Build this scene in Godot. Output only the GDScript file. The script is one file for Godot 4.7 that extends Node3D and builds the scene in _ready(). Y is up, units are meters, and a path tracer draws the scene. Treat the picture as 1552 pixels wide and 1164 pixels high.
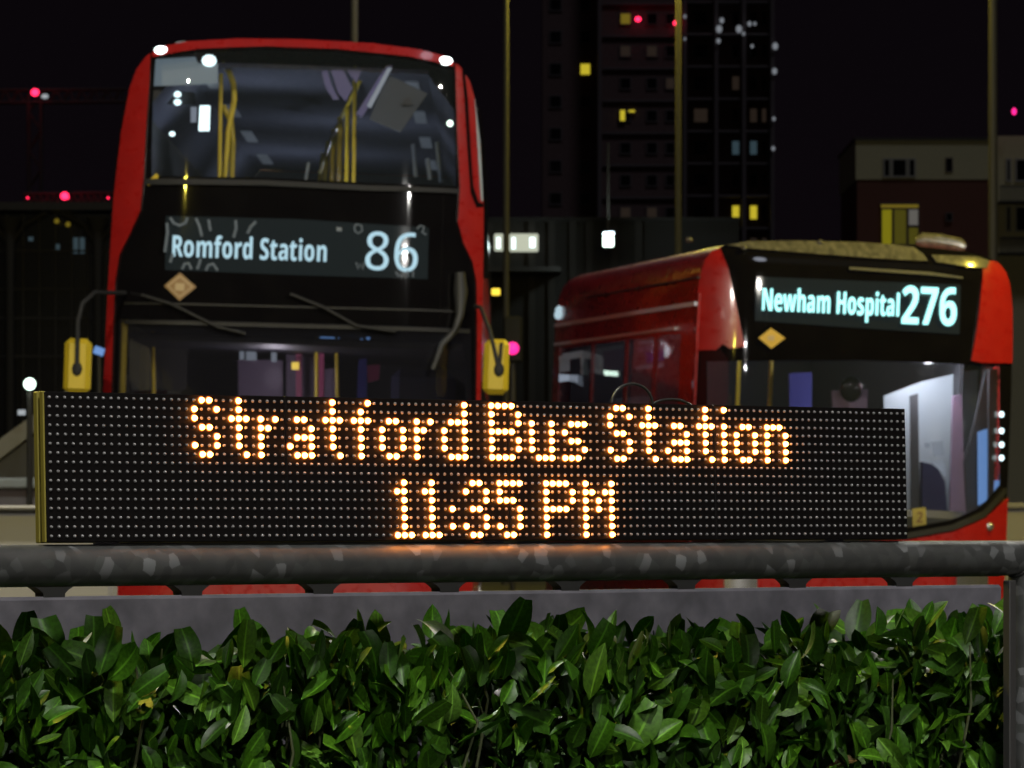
extends Node3D
# Night view over a clipped laurel hedge and a galvanised rail carrying an LED sign, two red buses standing beyond.
# Lengths in metres. F and EYE come from the LED grid (10 mm pitch): focal length in photo pixels and eye height.

const F := 7048.0
const EYE := 1.08
const PW := 1552.0
const PH := 1164.0
const HORIZON := 784.6

var rng := RandomNumberGenerator.new()
var M := {}
var used := {}


# ---------------------------------------------------------------- mesh builder
class MB:
	var v := PackedVector3Array()
	var n := PackedVector3Array()
	var t := PackedVector2Array()

	func tri(a: Vector3, b: Vector3, c: Vector3, na: Vector3, nb: Vector3, nc: Vector3, ta := Vector2.ZERO, tb := Vector2.ZERO, tc := Vector2.ZERO) -> void:
		var g := (b - a).cross(c - a)
		if g.length_squared() < 1e-18:
			return
		if g.dot(na + nb + nc) > 0.0:
			v.append_array([a, c, b]); n.append_array([na, nc, nb]); t.append_array([ta, tc, tb])
		else:
			v.append_array([a, b, c]); n.append_array([na, nb, nc]); t.append_array([ta, tb, tc])

	func quad(a: Vector3, b: Vector3, c: Vector3, d: Vector3, nn: Vector3) -> void:
		tri(a, b, c, nn, nn, nn)
		tri(a, c, d, nn, nn, nn)

	func face(pts: Array, inside: Vector3) -> void:
		var nn: Vector3 = (pts[1] - pts[0]).cross(pts[2] - pts[0]).normalized()
		if nn.dot(pts[0] - inside) < 0.0:
			nn = -nn
		for i in range(1, pts.size() - 1):
			tri(pts[0], pts[i], pts[i + 1], nn, nn, nn)

	func box(c: Vector3, s: Vector3, bev := 0.0, bs := Basis()) -> void:
		var h := s * 0.5
		var b: float = minf(bev, minf(h.x, minf(h.y, h.z)) * 0.95)
		if b <= 0.0:
			for ax in 3:
				for sg in [-1.0, 1.0]:
					var p := []
					for k in [[-1, -1], [1, -1], [1, 1], [-1, 1]]:
						var q := Vector3()
						q[ax] = sg * h[ax]
						q[(ax + 1) % 3] = k[0] * h[(ax + 1) % 3]
						q[(ax + 2) % 3] = k[1] * h[(ax + 2) % 3]
						p.append(c + bs * q)
					face(p, c)
			return
		var pt := func(sx: float, sy: float, sz: float, ax: int) -> Vector3:
			var q := Vector3(sx * (h.x - b), sy * (h.y - b), sz * (h.z - b))
			q[ax] = [sx, sy, sz][ax] * h[ax]
			return c + bs * q
		for ax in 3:
			for sg in [-1.0, 1.0]:
				var p := []
				for k in [[-1.0, -1.0], [1.0, -1.0], [1.0, 1.0], [-1.0, 1.0]]:
					var s3 := [0.0, 0.0, 0.0]
					s3[ax] = sg
					s3[(ax + 1) % 3] = k[0]
					s3[(ax + 2) % 3] = k[1]
					p.append(pt.call(s3[0], s3[1], s3[2], ax))
				face(p, c)
		for ax in 3:
			var u := (ax + 1) % 3
			var w := (ax + 2) % 3
			for su in [-1.0, 1.0]:
				for sw in [-1.0, 1.0]:
					var lo := [0.0, 0.0, 0.0]
					lo[ax] = -1.0
					lo[u] = su
					lo[w] = sw
					var hi := lo.duplicate()
					hi[ax] = 1.0
					face([pt.call(lo[0], lo[1], lo[2], u), pt.call(hi[0], hi[1], hi[2], u), pt.call(hi[0], hi[1], hi[2], w), pt.call(lo[0], lo[1], lo[2], w)], c)
		for sx in [-1.0, 1.0]:
			for sy in [-1.0, 1.0]:
				for sz in [-1.0, 1.0]:
					face([pt.call(sx, sy, sz, 0), pt.call(sx, sy, sz, 1), pt.call(sx, sy, sz, 2)], c)

	func tube(pts: Array, radii: Array, seg := 10, caps := true) -> void:
		var rings := []
		var axes := []
		var side := Vector3.ZERO
		for i in pts.size():
			var d: Vector3
			if i == 0:
				d = pts[1] - pts[0]
			elif i == pts.size() - 1:
				d = pts[i] - pts[i - 1]
			else:
				d = (pts[i] - pts[i - 1]).normalized() + (pts[i + 1] - pts[i]).normalized()
			d = d.normalized()
			if side == Vector3.ZERO:
				side = d.cross(Vector3.UP if absf(d.y) < 0.9 else Vector3.RIGHT).normalized()
			side = (side - d * side.dot(d)).normalized()
			var up := d.cross(side)
			var ring := []
			for k in seg:
				var a := TAU * k / seg
				ring.append(side * cos(a) + up * sin(a))
			rings.append(ring)
			axes.append(d)
		for i in pts.size() - 1:
			for k in seg:
				var k2 := (k + 1) % seg
				var n0: Vector3 = rings[i][k]
				var n1: Vector3 = rings[i][k2]
				var m0: Vector3 = rings[i + 1][k]
				var m1: Vector3 = rings[i + 1][k2]
				var a: Vector3 = pts[i] + n0 * radii[i]
				var b: Vector3 = pts[i] + n1 * radii[i]
				var c: Vector3 = pts[i + 1] + m1 * radii[i + 1]
				var d: Vector3 = pts[i + 1] + m0 * radii[i + 1]
				tri(a, b, c, n0, n1, m1)
				tri(a, c, d, n0, m1, m0)
		if caps:
			for e in [0, pts.size() - 1]:
				var nn: Vector3 = -axes[e] if e == 0 else axes[e]
				for k in range(1, seg - 1):
					tri(pts[e] + rings[e][0] * radii[e], pts[e] + rings[e][k] * radii[e], pts[e] + rings[e][k + 1] * radii[e], nn, nn, nn)

	func dome(c: Vector3, r: Vector3, lat := 5, lon := 10, bs := Basis(), full := true) -> void:
		# ellipsoid; the half with +z only when not full
		var lo := -PI / 2 if full else 0.0
		for i in lat:
			var a0 := lo + (PI / 2 - lo) * i / lat
			var a1 := lo + (PI / 2 - lo) * (i + 1) / lat
			for k in lon:
				var b0 := TAU * k / lon
				var b1 := TAU * (k + 1) / lon
				var q := []
				var m := []
				for ab in [[a0, b0], [a0, b1], [a1, b1], [a1, b0]]:
					var d := Vector3(cos(ab[0]) * cos(ab[1]), cos(ab[0]) * sin(ab[1]), sin(ab[0]))
					q.append(c + bs * (d * r))
					m.append((bs * (d / r)).normalized())
				tri(q[0], q[1], q[2], m[0], m[1], m[2])
				tri(q[0], q[2], q[3], m[0], m[2], m[3])

	func patch(poly: PackedVector2Array, holes: Array, map: Callable, off: float, thick: float, cell := 0.14) -> void:
		# a sheet of the outline «poly» minus «holes» laid on map(u, v, offset), with its edges
		var lo := poly[0]
		var hi := poly[0]
		for p in poly:
			lo = lo.min(p)
			hi = hi.max(p)
		var nu := maxi(1, ceili((hi.x - lo.x) / cell))
		var nv := maxi(1, ceili((hi.y - lo.y) / cell))
		for i in nu:
			for j in nv:
				var a := Vector2(lerpf(lo.x, hi.x, float(i) / nu), lerpf(lo.y, hi.y, float(j) / nv))
				var b := Vector2(lerpf(lo.x, hi.x, float(i + 1) / nu), lerpf(lo.y, hi.y, float(j + 1) / nv))
				var cellp := PackedVector2Array([a, Vector2(b.x, a.y), b, Vector2(a.x, b.y)])
				var pieces := Geometry2D.intersect_polygons(poly, cellp)
				for h in holes:
					var rest := []
					for pc in pieces:
						for r in Geometry2D.clip_polygons(pc, h):
							if not Geometry2D.is_polygon_clockwise(r):
								rest.append(r)
					pieces.assign(rest)
				for pc in pieces:
					var ix := Geometry2D.triangulate_polygon(pc)
					for q in range(0, ix.size(), 3):
						var P := []
						var N := []
						for z in 3:
							var w: Vector2 = pc[ix[q + z]]
							P.append(w)
							N.append(nrm(map, w, off))
						tri(map.call(P[0].x, P[0].y, off), map.call(P[1].x, P[1].y, off), map.call(P[2].x, P[2].y, off), N[0], N[1], N[2])
						tri(map.call(P[0].x, P[0].y, off - thick), map.call(P[1].x, P[1].y, off - thick), map.call(P[2].x, P[2].y, off - thick), -N[0], -N[1], -N[2])
		edges(poly, map, off, thick, cell, 1.0)
		for h in holes:
			edges(h, map, off, thick, cell, -1.0)

	func nrm(map: Callable, w: Vector2, off: float) -> Vector3:
		var e := 0.004
		var du: Vector3 = map.call(w.x + e, w.y, off) - map.call(w.x - e, w.y, off)
		var dv: Vector3 = map.call(w.x, w.y + e, off) - map.call(w.x, w.y - e, off)
		var nn := du.cross(dv).normalized()
		var o: Vector3 = map.call(w.x, w.y, off + e) - map.call(w.x, w.y, off)
		return -nn if nn.dot(o) < 0.0 else nn

	func edges(poly: PackedVector2Array, map: Callable, off: float, thick: float, cell: float, way: float) -> void:
		var mid := Vector2.ZERO
		var cw := Geometry2D.is_polygon_clockwise(poly)
		for i in poly.size():
			var a := poly[i]
			var b := poly[(i + 1) % poly.size()]
			var k := maxi(1, ceili(a.distance_to(b) / cell))
			var dir := (b - a).normalized()
			var out := Vector2(dir.y, -dir.x) * way * (-1.0 if cw else 1.0)
			for s in k:
				var p := a.lerp(b, float(s) / k)
				var q := a.lerp(b, float(s + 1) / k)
				var m := (p + q) * 0.5
				var nn: Vector3 = (map.call(m.x + out.x * 0.01, m.y + out.y * 0.01, off) - map.call(m.x, m.y, off)).normalized()
				var A: Vector3 = map.call(p.x, p.y, off)
				var B: Vector3 = map.call(q.x, q.y, off)
				quad(A, B, map.call(q.x, q.y, off - thick), map.call(p.x, p.y, off - thick), nn)

	func mesh() -> ArrayMesh:
		var m := ArrayMesh.new()
		mesh_into(m)
		return m

	func mesh_into(m: ArrayMesh) -> void:
		var a := []
		a.resize(Mesh.ARRAY_MAX)
		a[Mesh.ARRAY_VERTEX] = v
		a[Mesh.ARRAY_NORMAL] = n
		a[Mesh.ARRAY_TEX_UV] = t
		m.add_surface_from_arrays(Mesh.PRIMITIVE_TRIANGLES, a)


# ---------------------------------------------------------------- naming helpers
func numbered(called: String, parent: Node = null) -> String:
	var key := called + ("" if parent == null else str(parent.get_instance_id()))
	var k: int = used.get(key, 0)
	used[key] = k + 1
	return called if k == 0 else "%s_%03d" % [called, k]


func thing(called: String, label: String, category: String, at_ := Vector3.ZERO, group := "") -> Node3D:
	var o := Node3D.new()
	o.name = numbered(called)
	add_child(o)
	o.position = at_
	tag(o, label, category, group)
	return o


func tag(o: Node, label: String, category: String, group := "") -> void:
	o.set_meta("label", label)
	o.set_meta("category", category)
	if group:
		o.set_meta("group", group)


func obj(called: String, m: Mesh, mat: Material, parent: Node = null, label := "") -> MeshInstance3D:
	var o := MeshInstance3D.new()
	o.name = numbered(called, parent)
	o.mesh = m
	o.material_override = mat
	o.cast_shadow = GeometryInstance3D.SHADOW_CASTING_SETTING_ON
	(parent if parent else self).add_child(o, true)
	if label:
		o.set_meta("label", label)
	return o


func struct(called: String, m: Mesh, mat: Material) -> MeshInstance3D:
	var o := obj(called, m, mat)
	o.set_meta("kind", "structure")
	return o


func part_box(called: String, c: Vector3, s: Vector3, bev: float, mat: Material, parent: Node, bs := Basis()) -> MeshInstance3D:
	var b := MB.new()
	b.box(c, s, bev, bs)
	return obj(called, b.mesh(), mat, parent)


func part_tube(called: String, pts: Array, r: float, mat: Material, parent: Node, seg := 10) -> MeshInstance3D:
	var b := MB.new()
	var radii := []
	for p in pts:
		radii.append(r)
	b.tube(pts, radii, seg)
	return obj(called, b.mesh(), mat, parent)


func at(px: float, py: float, z: float) -> Vector3:
	return Vector3((px - PW / 2) / F * z, EYE - (py - HORIZON) / F * z, -z)


func poly(a: Array, map: Callable) -> PackedVector2Array:
	var p := PackedVector2Array()
	for i in range(0, a.size(), 2):
		p.append(map.call(a[i], a[i + 1]))
	if Geometry2D.is_polygon_clockwise(p):
		p.reverse()
	return p


# ---------------------------------------------------------------- materials
func lin(r: float, g: float, b: float, a := 1.0) -> Color:
	return Color(r, g, b, a).linear_to_srgb()


func mat(called: String, c: Color, rough := 0.6, metal := 0.0) -> StandardMaterial3D:
	var m := StandardMaterial3D.new()
	m.resource_name = called
	m.albedo_color = c
	m.roughness = rough
	m.metallic = metal
	M[called] = m
	return m


func noise_tex(seed_: int, freq: float, lo: Color, hi: Color, kind := FastNoiseLite.TYPE_SIMPLEX, oct := 4, size := 256, stops: Array = []) -> NoiseTexture2D:
	var f := FastNoiseLite.new()
	f.seed = seed_
	f.frequency = freq
	f.noise_type = kind
	f.fractal_octaves = oct
	if kind == FastNoiseLite.TYPE_CELLULAR:
		f.cellular_return_type = FastNoiseLite.RETURN_CELL_VALUE
		f.fractal_type = FastNoiseLite.FRACTAL_NONE
		f.cellular_jitter = 1.0
	var t := NoiseTexture2D.new()
	t.width = size
	t.height = size
	t.seamless = true
	t.noise = f
	var g := Gradient.new()
	if stops.is_empty():
		g.set_color(0, lo)
		g.set_color(1, hi)
	else:
		var off := PackedFloat32Array()
		var col := PackedColorArray()
		for s in stops:
			off.append(s[0])
			col.append(s[1])
		g.offsets = off
		g.colors = col
	t.color_ramp = g
	return t


func triplanar(m: StandardMaterial3D, tex: Texture2D, per_m: float, rough_tex: Texture2D = null) -> void:
	m.uv1_triplanar = true
	m.uv1_scale = Vector3(per_m, per_m, per_m)
	m.albedo_texture = tex
	if rough_tex:
		m.roughness_texture = rough_tex
		m.roughness = 1.0


func glow(called: String, c: Color, energy: float) -> StandardMaterial3D:
	var m := mat(called, lin(0.02, 0.02, 0.02), 0.4)
	m.emission_enabled = true
	m.emission = c
	m.emission_energy_multiplier = energy
	return m


func glass(called: String, tint: Color, alpha: float, rough := 0.03) -> StandardMaterial3D:
	var m := mat(called, Color(tint.r, tint.g, tint.b, alpha), rough)
	m.transparency = BaseMaterial3D.TRANSPARENCY_ALPHA
	return m


func leaf_texture(seed_: int) -> ImageTexture:
	# veins and mottling of a laurel leaf: u across, v from stalk to tip; midrib paler, side veins faint
	var w := 64
	var h := 128
	var im := Image.create(w, h, false, Image.FORMAT_RGB8)
	var f := FastNoiseLite.new()
	f.seed = seed_
	f.frequency = 0.06
	for y in h:
		for x in w:
			var u := absf((x + 0.5) / w - 0.5) * 2.0
			var v := float(y) / h
			var k := 0.80 + 0.22 * f.get_noise_2d(x, y)
			var vein := absf(fposmod(v * 9.0 - u * 1.6, 1.0) - 0.5)
			k += 0.13 * (1.0 - smoothstep(0.0, 0.10, vein)) * (1.0 - u)
			var mid := 1.0 - smoothstep(0.04, 0.13, u)
			var c := Color(0.70, 0.74, 0.55) * k
			c = c.lerp(Color(1.0, 1.0, 0.9), mid * 0.95 * (1.0 - 0.3 * v))
			im.set_pixel(x, y, Color(clampf(c.r, 0, 1), clampf(c.g, 0, 1), clampf(c.b, 0, 1)))
	return ImageTexture.create_from_image(im)


func make_materials() -> void:
	var galv := mat("galvanised_steel", Color.WHITE, 0.5, 0.1)
	galv.uv1_triplanar_sharpness = 6.0
	triplanar(galv, noise_tex(11, 0.055, Color.BLACK, Color.WHITE, FastNoiseLite.TYPE_CELLULAR, 1, 1024, [[0.0, lin(0.026, 0.027, 0.026)], [0.5, lin(0.032, 0.033, 0.031)], [0.80, lin(0.042, 0.044, 0.042)], [0.90, lin(0.075, 0.078, 0.078)], [0.96, lin(0.085, 0.088, 0.088)], [1.0, lin(0.115, 0.12, 0.12)]]), 1.3, noise_tex(12, 0.05, Color(0.40, 0.40, 0.40), Color(0.62, 0.62, 0.62)))
	var weld := mat("weld_bead", lin(0.025, 0.025, 0.024), 0.7, 0.3)
	weld.rim_enabled = false
	var grey := mat("grey_barrier_plastic", Color.WHITE, 0.75)
	triplanar(grey, noise_tex(21, 0.012, lin(0.050, 0.048, 0.058), lin(0.108, 0.103, 0.122), FastNoiseLite.TYPE_SIMPLEX, 7, 1024), 1.1)
	var face_ := mat("sign_face_black", Color.WHITE, 0.42)
	face_.metallic_specular = 0.28
	triplanar(face_, noise_tex(31, 0.2, lin(0.003, 0.0025, 0.0025), lin(0.005, 0.0042, 0.004)), 20.0)
	mat("sign_rim_black", lin(0.012, 0.012, 0.012), 0.5)
	mat("sign_frame_lamplit", lin(0.17, 0.145, 0.02), 0.55, 0.1)  # yellow lamplight put into the colour of the frame
	mat("led_lens_off", lin(0.16, 0.16, 0.157), 0.3)
	glow("led_lit", lin(1.0, 0.29, 0.04), 42.0)
	glow("led_halo_glow", lin(0.62, 0.10, 0.006), 1.0)  # orange bloom round the lit LEDs, put in as emission
	mat("cable_black", lin(0.01, 0.01, 0.01), 0.45)
	# buses
	var red := mat("bus_red_paint", Color.WHITE, 0.28)
	triplanar(red, noise_tex(41, 0.03, lin(0.30, 0.009, 0.008), lin(0.37, 0.014, 0.011), FastNoiseLite.TYPE_SIMPLEX, 5), 0.7, noise_tex(42, 0.05, Color(0.2, 0.2, 0.2), Color(0.42, 0.42, 0.42)))
	red.clearcoat_enabled = true
	red.clearcoat = 0.6
	red.clearcoat_roughness = 0.08
	var black := mat("bus_black_gloss", Color.WHITE, 0.05)
	triplanar(black, noise_tex(43, 0.02, lin(0.0045, 0.004, 0.0045), lin(0.0065, 0.006, 0.006)), 0.5)
	mat("rubber_black", lin(0.01, 0.01, 0.01), 0.7)
	var dd := glow("display_text_spill", lin(0.5, 0.72, 0.78), 0.012)  # faint emission: glow of the lettering put into the display background
	dd.albedo_color = lin(0.010, 0.012, 0.013)
	dd.roughness = 0.06
	glow("display_text_cool", lin(0.38, 0.62, 0.74), 1.0)
	glow("display_text_dim", lin(0.55, 0.66, 0.68), 0.12)
	glow("display_text_bright", lin(0.40, 1.0, 0.98), 1.9)
	glass("bus_glass", lin(0.05, 0.06, 0.06), 0.10)
	glass("bus_glass_tinted", lin(0.02, 0.02, 0.025), 0.30)
	mat("dark_window", lin(0.008, 0.009, 0.011), 0.06)
	mat("trim_sheen", lin(0.72, 0.70, 0.78), 0.35)  # pale colour paints lamp reflections along the side trims
	mat("poster_grey", lin(0.045, 0.054, 0.075), 0.6)
	mat("trim_dark", lin(0.010, 0.009, 0.007), 0.6)
	mat("stem_grey", lin(0.028, 0.028, 0.027), 0.5)
	mat("yellow_pole", lin(0.62, 0.46, 0.02), 0.35)
	mat("mirror_yellow", lin(0.58, 0.42, 0.02), 0.45)
	var ceil_ := mat("bus_ceiling", Color.WHITE, 0.95)
	ceil_.metallic_specular = 0.1
	triplanar(ceil_, noise_tex(45, 0.04, lin(0.095, 0.10, 0.14), lin(0.14, 0.145, 0.19)), 1.2)
	mat("bus_lining_pale", lin(0.32, 0.36, 0.42), 0.45)
	mat("bus_lining_dark", lin(0.035, 0.035, 0.045), 0.6)
	mat("lining_lilac", lin(0.24, 0.17, 0.27), 0.5)
	mat("lining_pink", lin(0.42, 0.06, 0.16), 0.5)
	mat("lining_blue", lin(0.05, 0.05, 0.35), 0.5)
	mat("lining_violet", lin(0.10, 0.09, 0.27), 0.45)
	mat("seat_fabric", lin(0.03, 0.03, 0.09), 0.9)
	mat("chrome", lin(0.55, 0.55, 0.56), 0.2, 0.9)
	mat("emblem_bronze", lin(0.30, 0.17, 0.06), 0.45)
	mat("emblem_gold", lin(0.62, 0.40, 0.03), 0.45)
	mat("emblem_pale", lin(0.50, 0.36, 0.18), 0.5)
	mat("plate_yellow", lin(0.62, 0.50, 0.10), 0.5)
	var sheen := mat("roof_sheen", Color.WHITE, 0.2)  # khaki mottle paints yellow lamp reflections onto the dark roof front
	triplanar(sheen, noise_tex(47, 0.03, lin(0.05, 0.047, 0.036), lin(0.17, 0.16, 0.12), FastNoiseLite.TYPE_SIMPLEX, 4), 1.5)
	sheen.clearcoat_enabled = true
	sheen.clearcoat = 0.8
	sheen.clearcoat_roughness = 0.05
	mat("plate_ink", lin(0.02, 0.02, 0.02), 0.6)
	glow("marker_lamp_white", lin(0.85, 1.0, 1.0), 7.0)
	glow("lamp_cool_white", lin(0.72, 0.95, 1.0), 2.6)
	glow("highlight_glow", lin(0.55, 0.75, 0.85), 0.75)  # glow for the painted highlight on the single decker side
	glow("panel_glow", lin(0.28, 0.38, 0.46), 0.4)
	glow("ceiling_strip", lin(0.45, 0.55, 0.7), 0.12)
	glow("screen_blue", lin(0.16, 0.34, 0.75), 0.8)
	glow("screen_pale", lin(0.50, 0.58, 0.72), 0.42)
	glow("lamp_amber", lin(1.0, 0.70, 0.06), 1.5)
	glow("lamp_red", lin(1.0, 0.02, 0.08), 4.0)
	glow("lamp_pink_red", lin(1.0, 0.02, 0.25), 2.0)
	glow("lamp_white_green", lin(0.75, 1.0, 0.85), 4.0)
	# setting
	var asphalt := mat("asphalt", Color.WHITE, 0.8)
	triplanar(asphalt, noise_tex(51, 0.12, lin(0.035, 0.035, 0.035), lin(0.075, 0.073, 0.07), FastNoiseLite.TYPE_SIMPLEX, 5), 0.5)
	mat("soil", lin(0.03, 0.022, 0.015), 0.95)
	mat("concrete", lin(0.26, 0.25, 0.23), 0.85)
	mat("post_paint", lin(0.055, 0.052, 0.045), 0.6)
	mat("flange_steel", lin(0.022, 0.021, 0.02), 0.6)
	mat("lamp_housing", lin(0.08, 0.08, 0.08), 0.5)
	glow("street_lamp_yellow", lin(1.0, 0.74, 0.22), 6.0)
	glow("street_lamp_white", lin(1.0, 0.95, 0.82), 6.0)
	var render_ := mat("tower_cladding", Color.WHITE, 0.85)
	triplanar(render_, noise_tex(61, 0.05, lin(0.13, 0.08, 0.075), lin(0.19, 0.12, 0.115)), 0.2)
	mat("hall_column", lin(0.075, 0.07, 0.06), 0.9)
	mat("depot_wall", lin(0.010, 0.008, 0.0075), 0.9)
	mat("depot_pilaster", lin(0.018, 0.015, 0.014), 0.9)
	mat("tower_pier", lin(0.16, 0.13, 0.13), 0.85)
	mat("slab_edge", lin(0.18, 0.15, 0.15), 0.85)
	var cream := mat("cream_render", Color.WHITE, 0.9)
	triplanar(cream, noise_tex(62, 0.08, lin(0.60, 0.56, 0.34), lin(0.72, 0.66, 0.42)), 0.4)
	var brick := mat("dark_brick", Color.WHITE, 0.9)
	triplanar(brick, noise_tex(63, 0.15, lin(0.15, 0.06, 0.045), lin(0.24, 0.10, 0.07)), 0.6)
	mat("window_frame_pale", lin(0.45, 0.44, 0.40), 0.6)
	mat("window_dark", lin(0.008, 0.009, 0.010), 0.12)
	glow("window_lit_yellow", lin(0.62, 0.50, 0.03), 0.85)
	glow("balcony_glow", lin(0.5, 0.54, 0.6), 0.35)
	glow("window_olive", lin(0.17, 0.15, 0.004), 1.0)
	glow("window_faint", lin(0.016, 0.011, 0.008), 1.0)
	glow("window_brown", lin(0.055, 0.048, 0.004), 1.0)
	glow("window_grey", lin(0.10, 0.095, 0.085), 1.0)
	glow("window_lit_dim", lin(0.30, 0.22, 0.02), 0.45)
	glow("window_lit_white", lin(0.60, 0.66, 0.72), 0.55)
	glow("window_lit_blue", lin(0.20, 0.34, 0.42), 0.13)
	glow("sign_lit_pale", lin(0.66, 0.70, 0.55), 0.75)
	mat("steel_dark", lin(0.06, 0.055, 0.05), 0.6)
	mat("curtain_wall", lin(0.012, 0.012, 0.014), 0.2)
	mat("stem_bark", lin(0.045, 0.055, 0.018), 0.8)


# ---------------------------------------------------------------- street lamps
func street_lamp(x: float, z: float, ground: float, h: float, r: float, arm: float, lens_mat: String, color: Color, energy: float, label: String) -> Node3D:
	var t := thing("street_lamp", label, "street lamp", Vector3(x, ground, z), "street lamps round the bus stands")
	var b := MB.new()
	b.tube([Vector3.ZERO, Vector3(0, 1.3, 0), Vector3(0, 1.4, 0), Vector3(0, h, 0)], [r * 1.5, r * 1.5, r, r * 0.72], 14)
	obj("post", b.mesh(), M["post_paint"], t)
	part_tube("arm", [Vector3(0, h - 0.05, 0), Vector3(arm * 0.4, h + 0.12, 0), Vector3(arm, h + 0.18, 0)], r * 0.5, M["post_paint"], t)
	var dir := signf(arm)
	part_box("lamp_head", Vector3(arm + dir * 0.3, h + 0.2, 0), Vector3(0.75, 0.12, 0.32), 0.03, M["lamp_housing"], t)
	part_box("lamp_lens", Vector3(arm + dir * 0.32, h + 0.13, 0), Vector3(0.44, 0.02, 0.22), 0.005, M[lens_mat], t)
	var l := OmniLight3D.new()
	l.name = "lamp_light"
	l.light_color = color
	l.light_energy = energy
	l.omni_range = 90.0
	l.omni_attenuation = 2.0
	l.light_size = 0.16
	l.shadow_enabled = true
	l.position = Vector3(arm + dir * 0.32, h + 0.06, 0)
	t.add_child(l)
	return t


func small_light(parent: Node, p: Vector3, c: Color, e: float, size := 0.08) -> void:
	var l := OmniLight3D.new()
	l.name = "lamp_light"
	l.light_color = c
	l.light_energy = e
	l.light_size = size
	l.omni_range = 14.0
	l.omni_attenuation = 2.0
	l.shadow_enabled = true
	l.position = p
	parent.add_child(l, true)


func ground_y(x: float) -> float:
	return -0.035 * clampf(x, -9.0, 9.0) - 0.05


# ---------------------------------------------------------------- foreground: rail, panel, hedge, sign (local x runs along the fence)
const D := Vector3(0.7777, 0, -0.6287)
const N := Vector3(0.6287, 0, 0.7777)
const FENCE_AT := Vector3(-0.4964, 0, -5.011)


func fence_x(px: float, z: float) -> float:
	# where the line of the fence, z metres in front of the sign face, crosses a column of the photo
	var q := (px - PW / 2) / F
	var ox := FENCE_AT.x + N.x * z
	var oz := -FENCE_AT.z - N.z * z
	return (q * oz - ox) / (D.x - q * -D.z)


func in_fence(o: Node3D) -> Node3D:
	o.transform = Transform3D(Basis(D, Vector3.UP, N), FENCE_AT)
	return o


func build_rail() -> void:
	var t := in_fence(thing("guard_rail", "galvanised tubular guard rail with a mitred corner post, under the LED sign", "guard rail"))
	var r := 0.0225
	var yc := 1.0285
	var zc := -0.012
	var xm := 1.4945
	var rail := MB.new()
	var post := MB.new()
	var seg := 28
	var n := 40
	for k in seg:
		var a0 := TAU * k / seg
		var a1 := TAU * (k + 1) / seg
		var d0 := Vector3(0, cos(a0), sin(a0))
		var d1 := Vector3(0, cos(a1), sin(a1))
		for i in n:
			var x0 := lerpf(-1.3, 1.4, float(i) / n)
			var x1 := lerpf(-1.3, 1.4, float(i + 1) / n)
			var e0 := xm + d0.y * r if i == n - 1 else x1
			var e1 := xm + d1.y * r if i == n - 1 else x1
			var c := Vector3(0, yc, zc)
			var A := c + d0 * r + Vector3(x0, 0, 0)
			var B := c + d1 * r + Vector3(x0, 0, 0)
			var C := c + d1 * r + Vector3(e1, 0, 0)
			var E := c + d0 * r + Vector3(e0, 0, 0)
			rail.tri(A, B, C, d0, d1, d1)
			rail.tri(A, C, E, d0, d1, d0)
		var p0 := Vector3(cos(a0), 0, sin(a0))
		var p1 := Vector3(cos(a1), 0, sin(a1))
		var pc := Vector3(xm, 0, zc)
		for i in 8:
			var y0 := lerpf(-0.05, 0.95, i / 8.0)
			var y1 := lerpf(-0.05, 0.95, (i + 1) / 8.0)
			var f0 := yc + p0.x * r if i == 7 else y1
			var f1 := yc + p1.x * r if i == 7 else y1
			var A2 := pc + p0 * r + Vector3(0, y0, 0)
			var B2 := pc + p1 * r + Vector3(0, y0, 0)
			var C2 := pc + p1 * r + Vector3(0, f1, 0)
			var E2 := pc + p0 * r + Vector3(0, f0, 0)
			post.tri(A2, B2, C2, p0, p1, p1)
			post.tri(A2, C2, E2, p0, p1, p0)
	obj("top_rail", rail.mesh(), M["galvanised_steel"], t)
	obj("post", post.mesh(), M["galvanised_steel"], t, "round post below the mitred corner")
	var loop := []
	var rad := []
	for k in 33:
		var a := TAU * k / 32.0
		loop.append(Vector3(xm + cos(a) * (r + 0.0005), yc + cos(a) * (r + 0.0005), zc + sin(a) * (r + 0.0005)))
		rad.append(0.0026)
	var wb := MB.new()
	wb.tube(loop, rad, 6, false)
	obj("weld_bead", wb.mesh(), M["weld_bead"], t)
	part_tube("post", [Vector3(-1.05, -0.05, zc), Vector3(-1.05, yc - 0.018, zc)], r, M["galvanised_steel"], t, 24)
	part_box("flange_strip", Vector3(1.4595, 0.475, -0.006), Vector3(0.012, 1.05, 0.013), 0.0012, M["flange_steel"], t)


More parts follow.
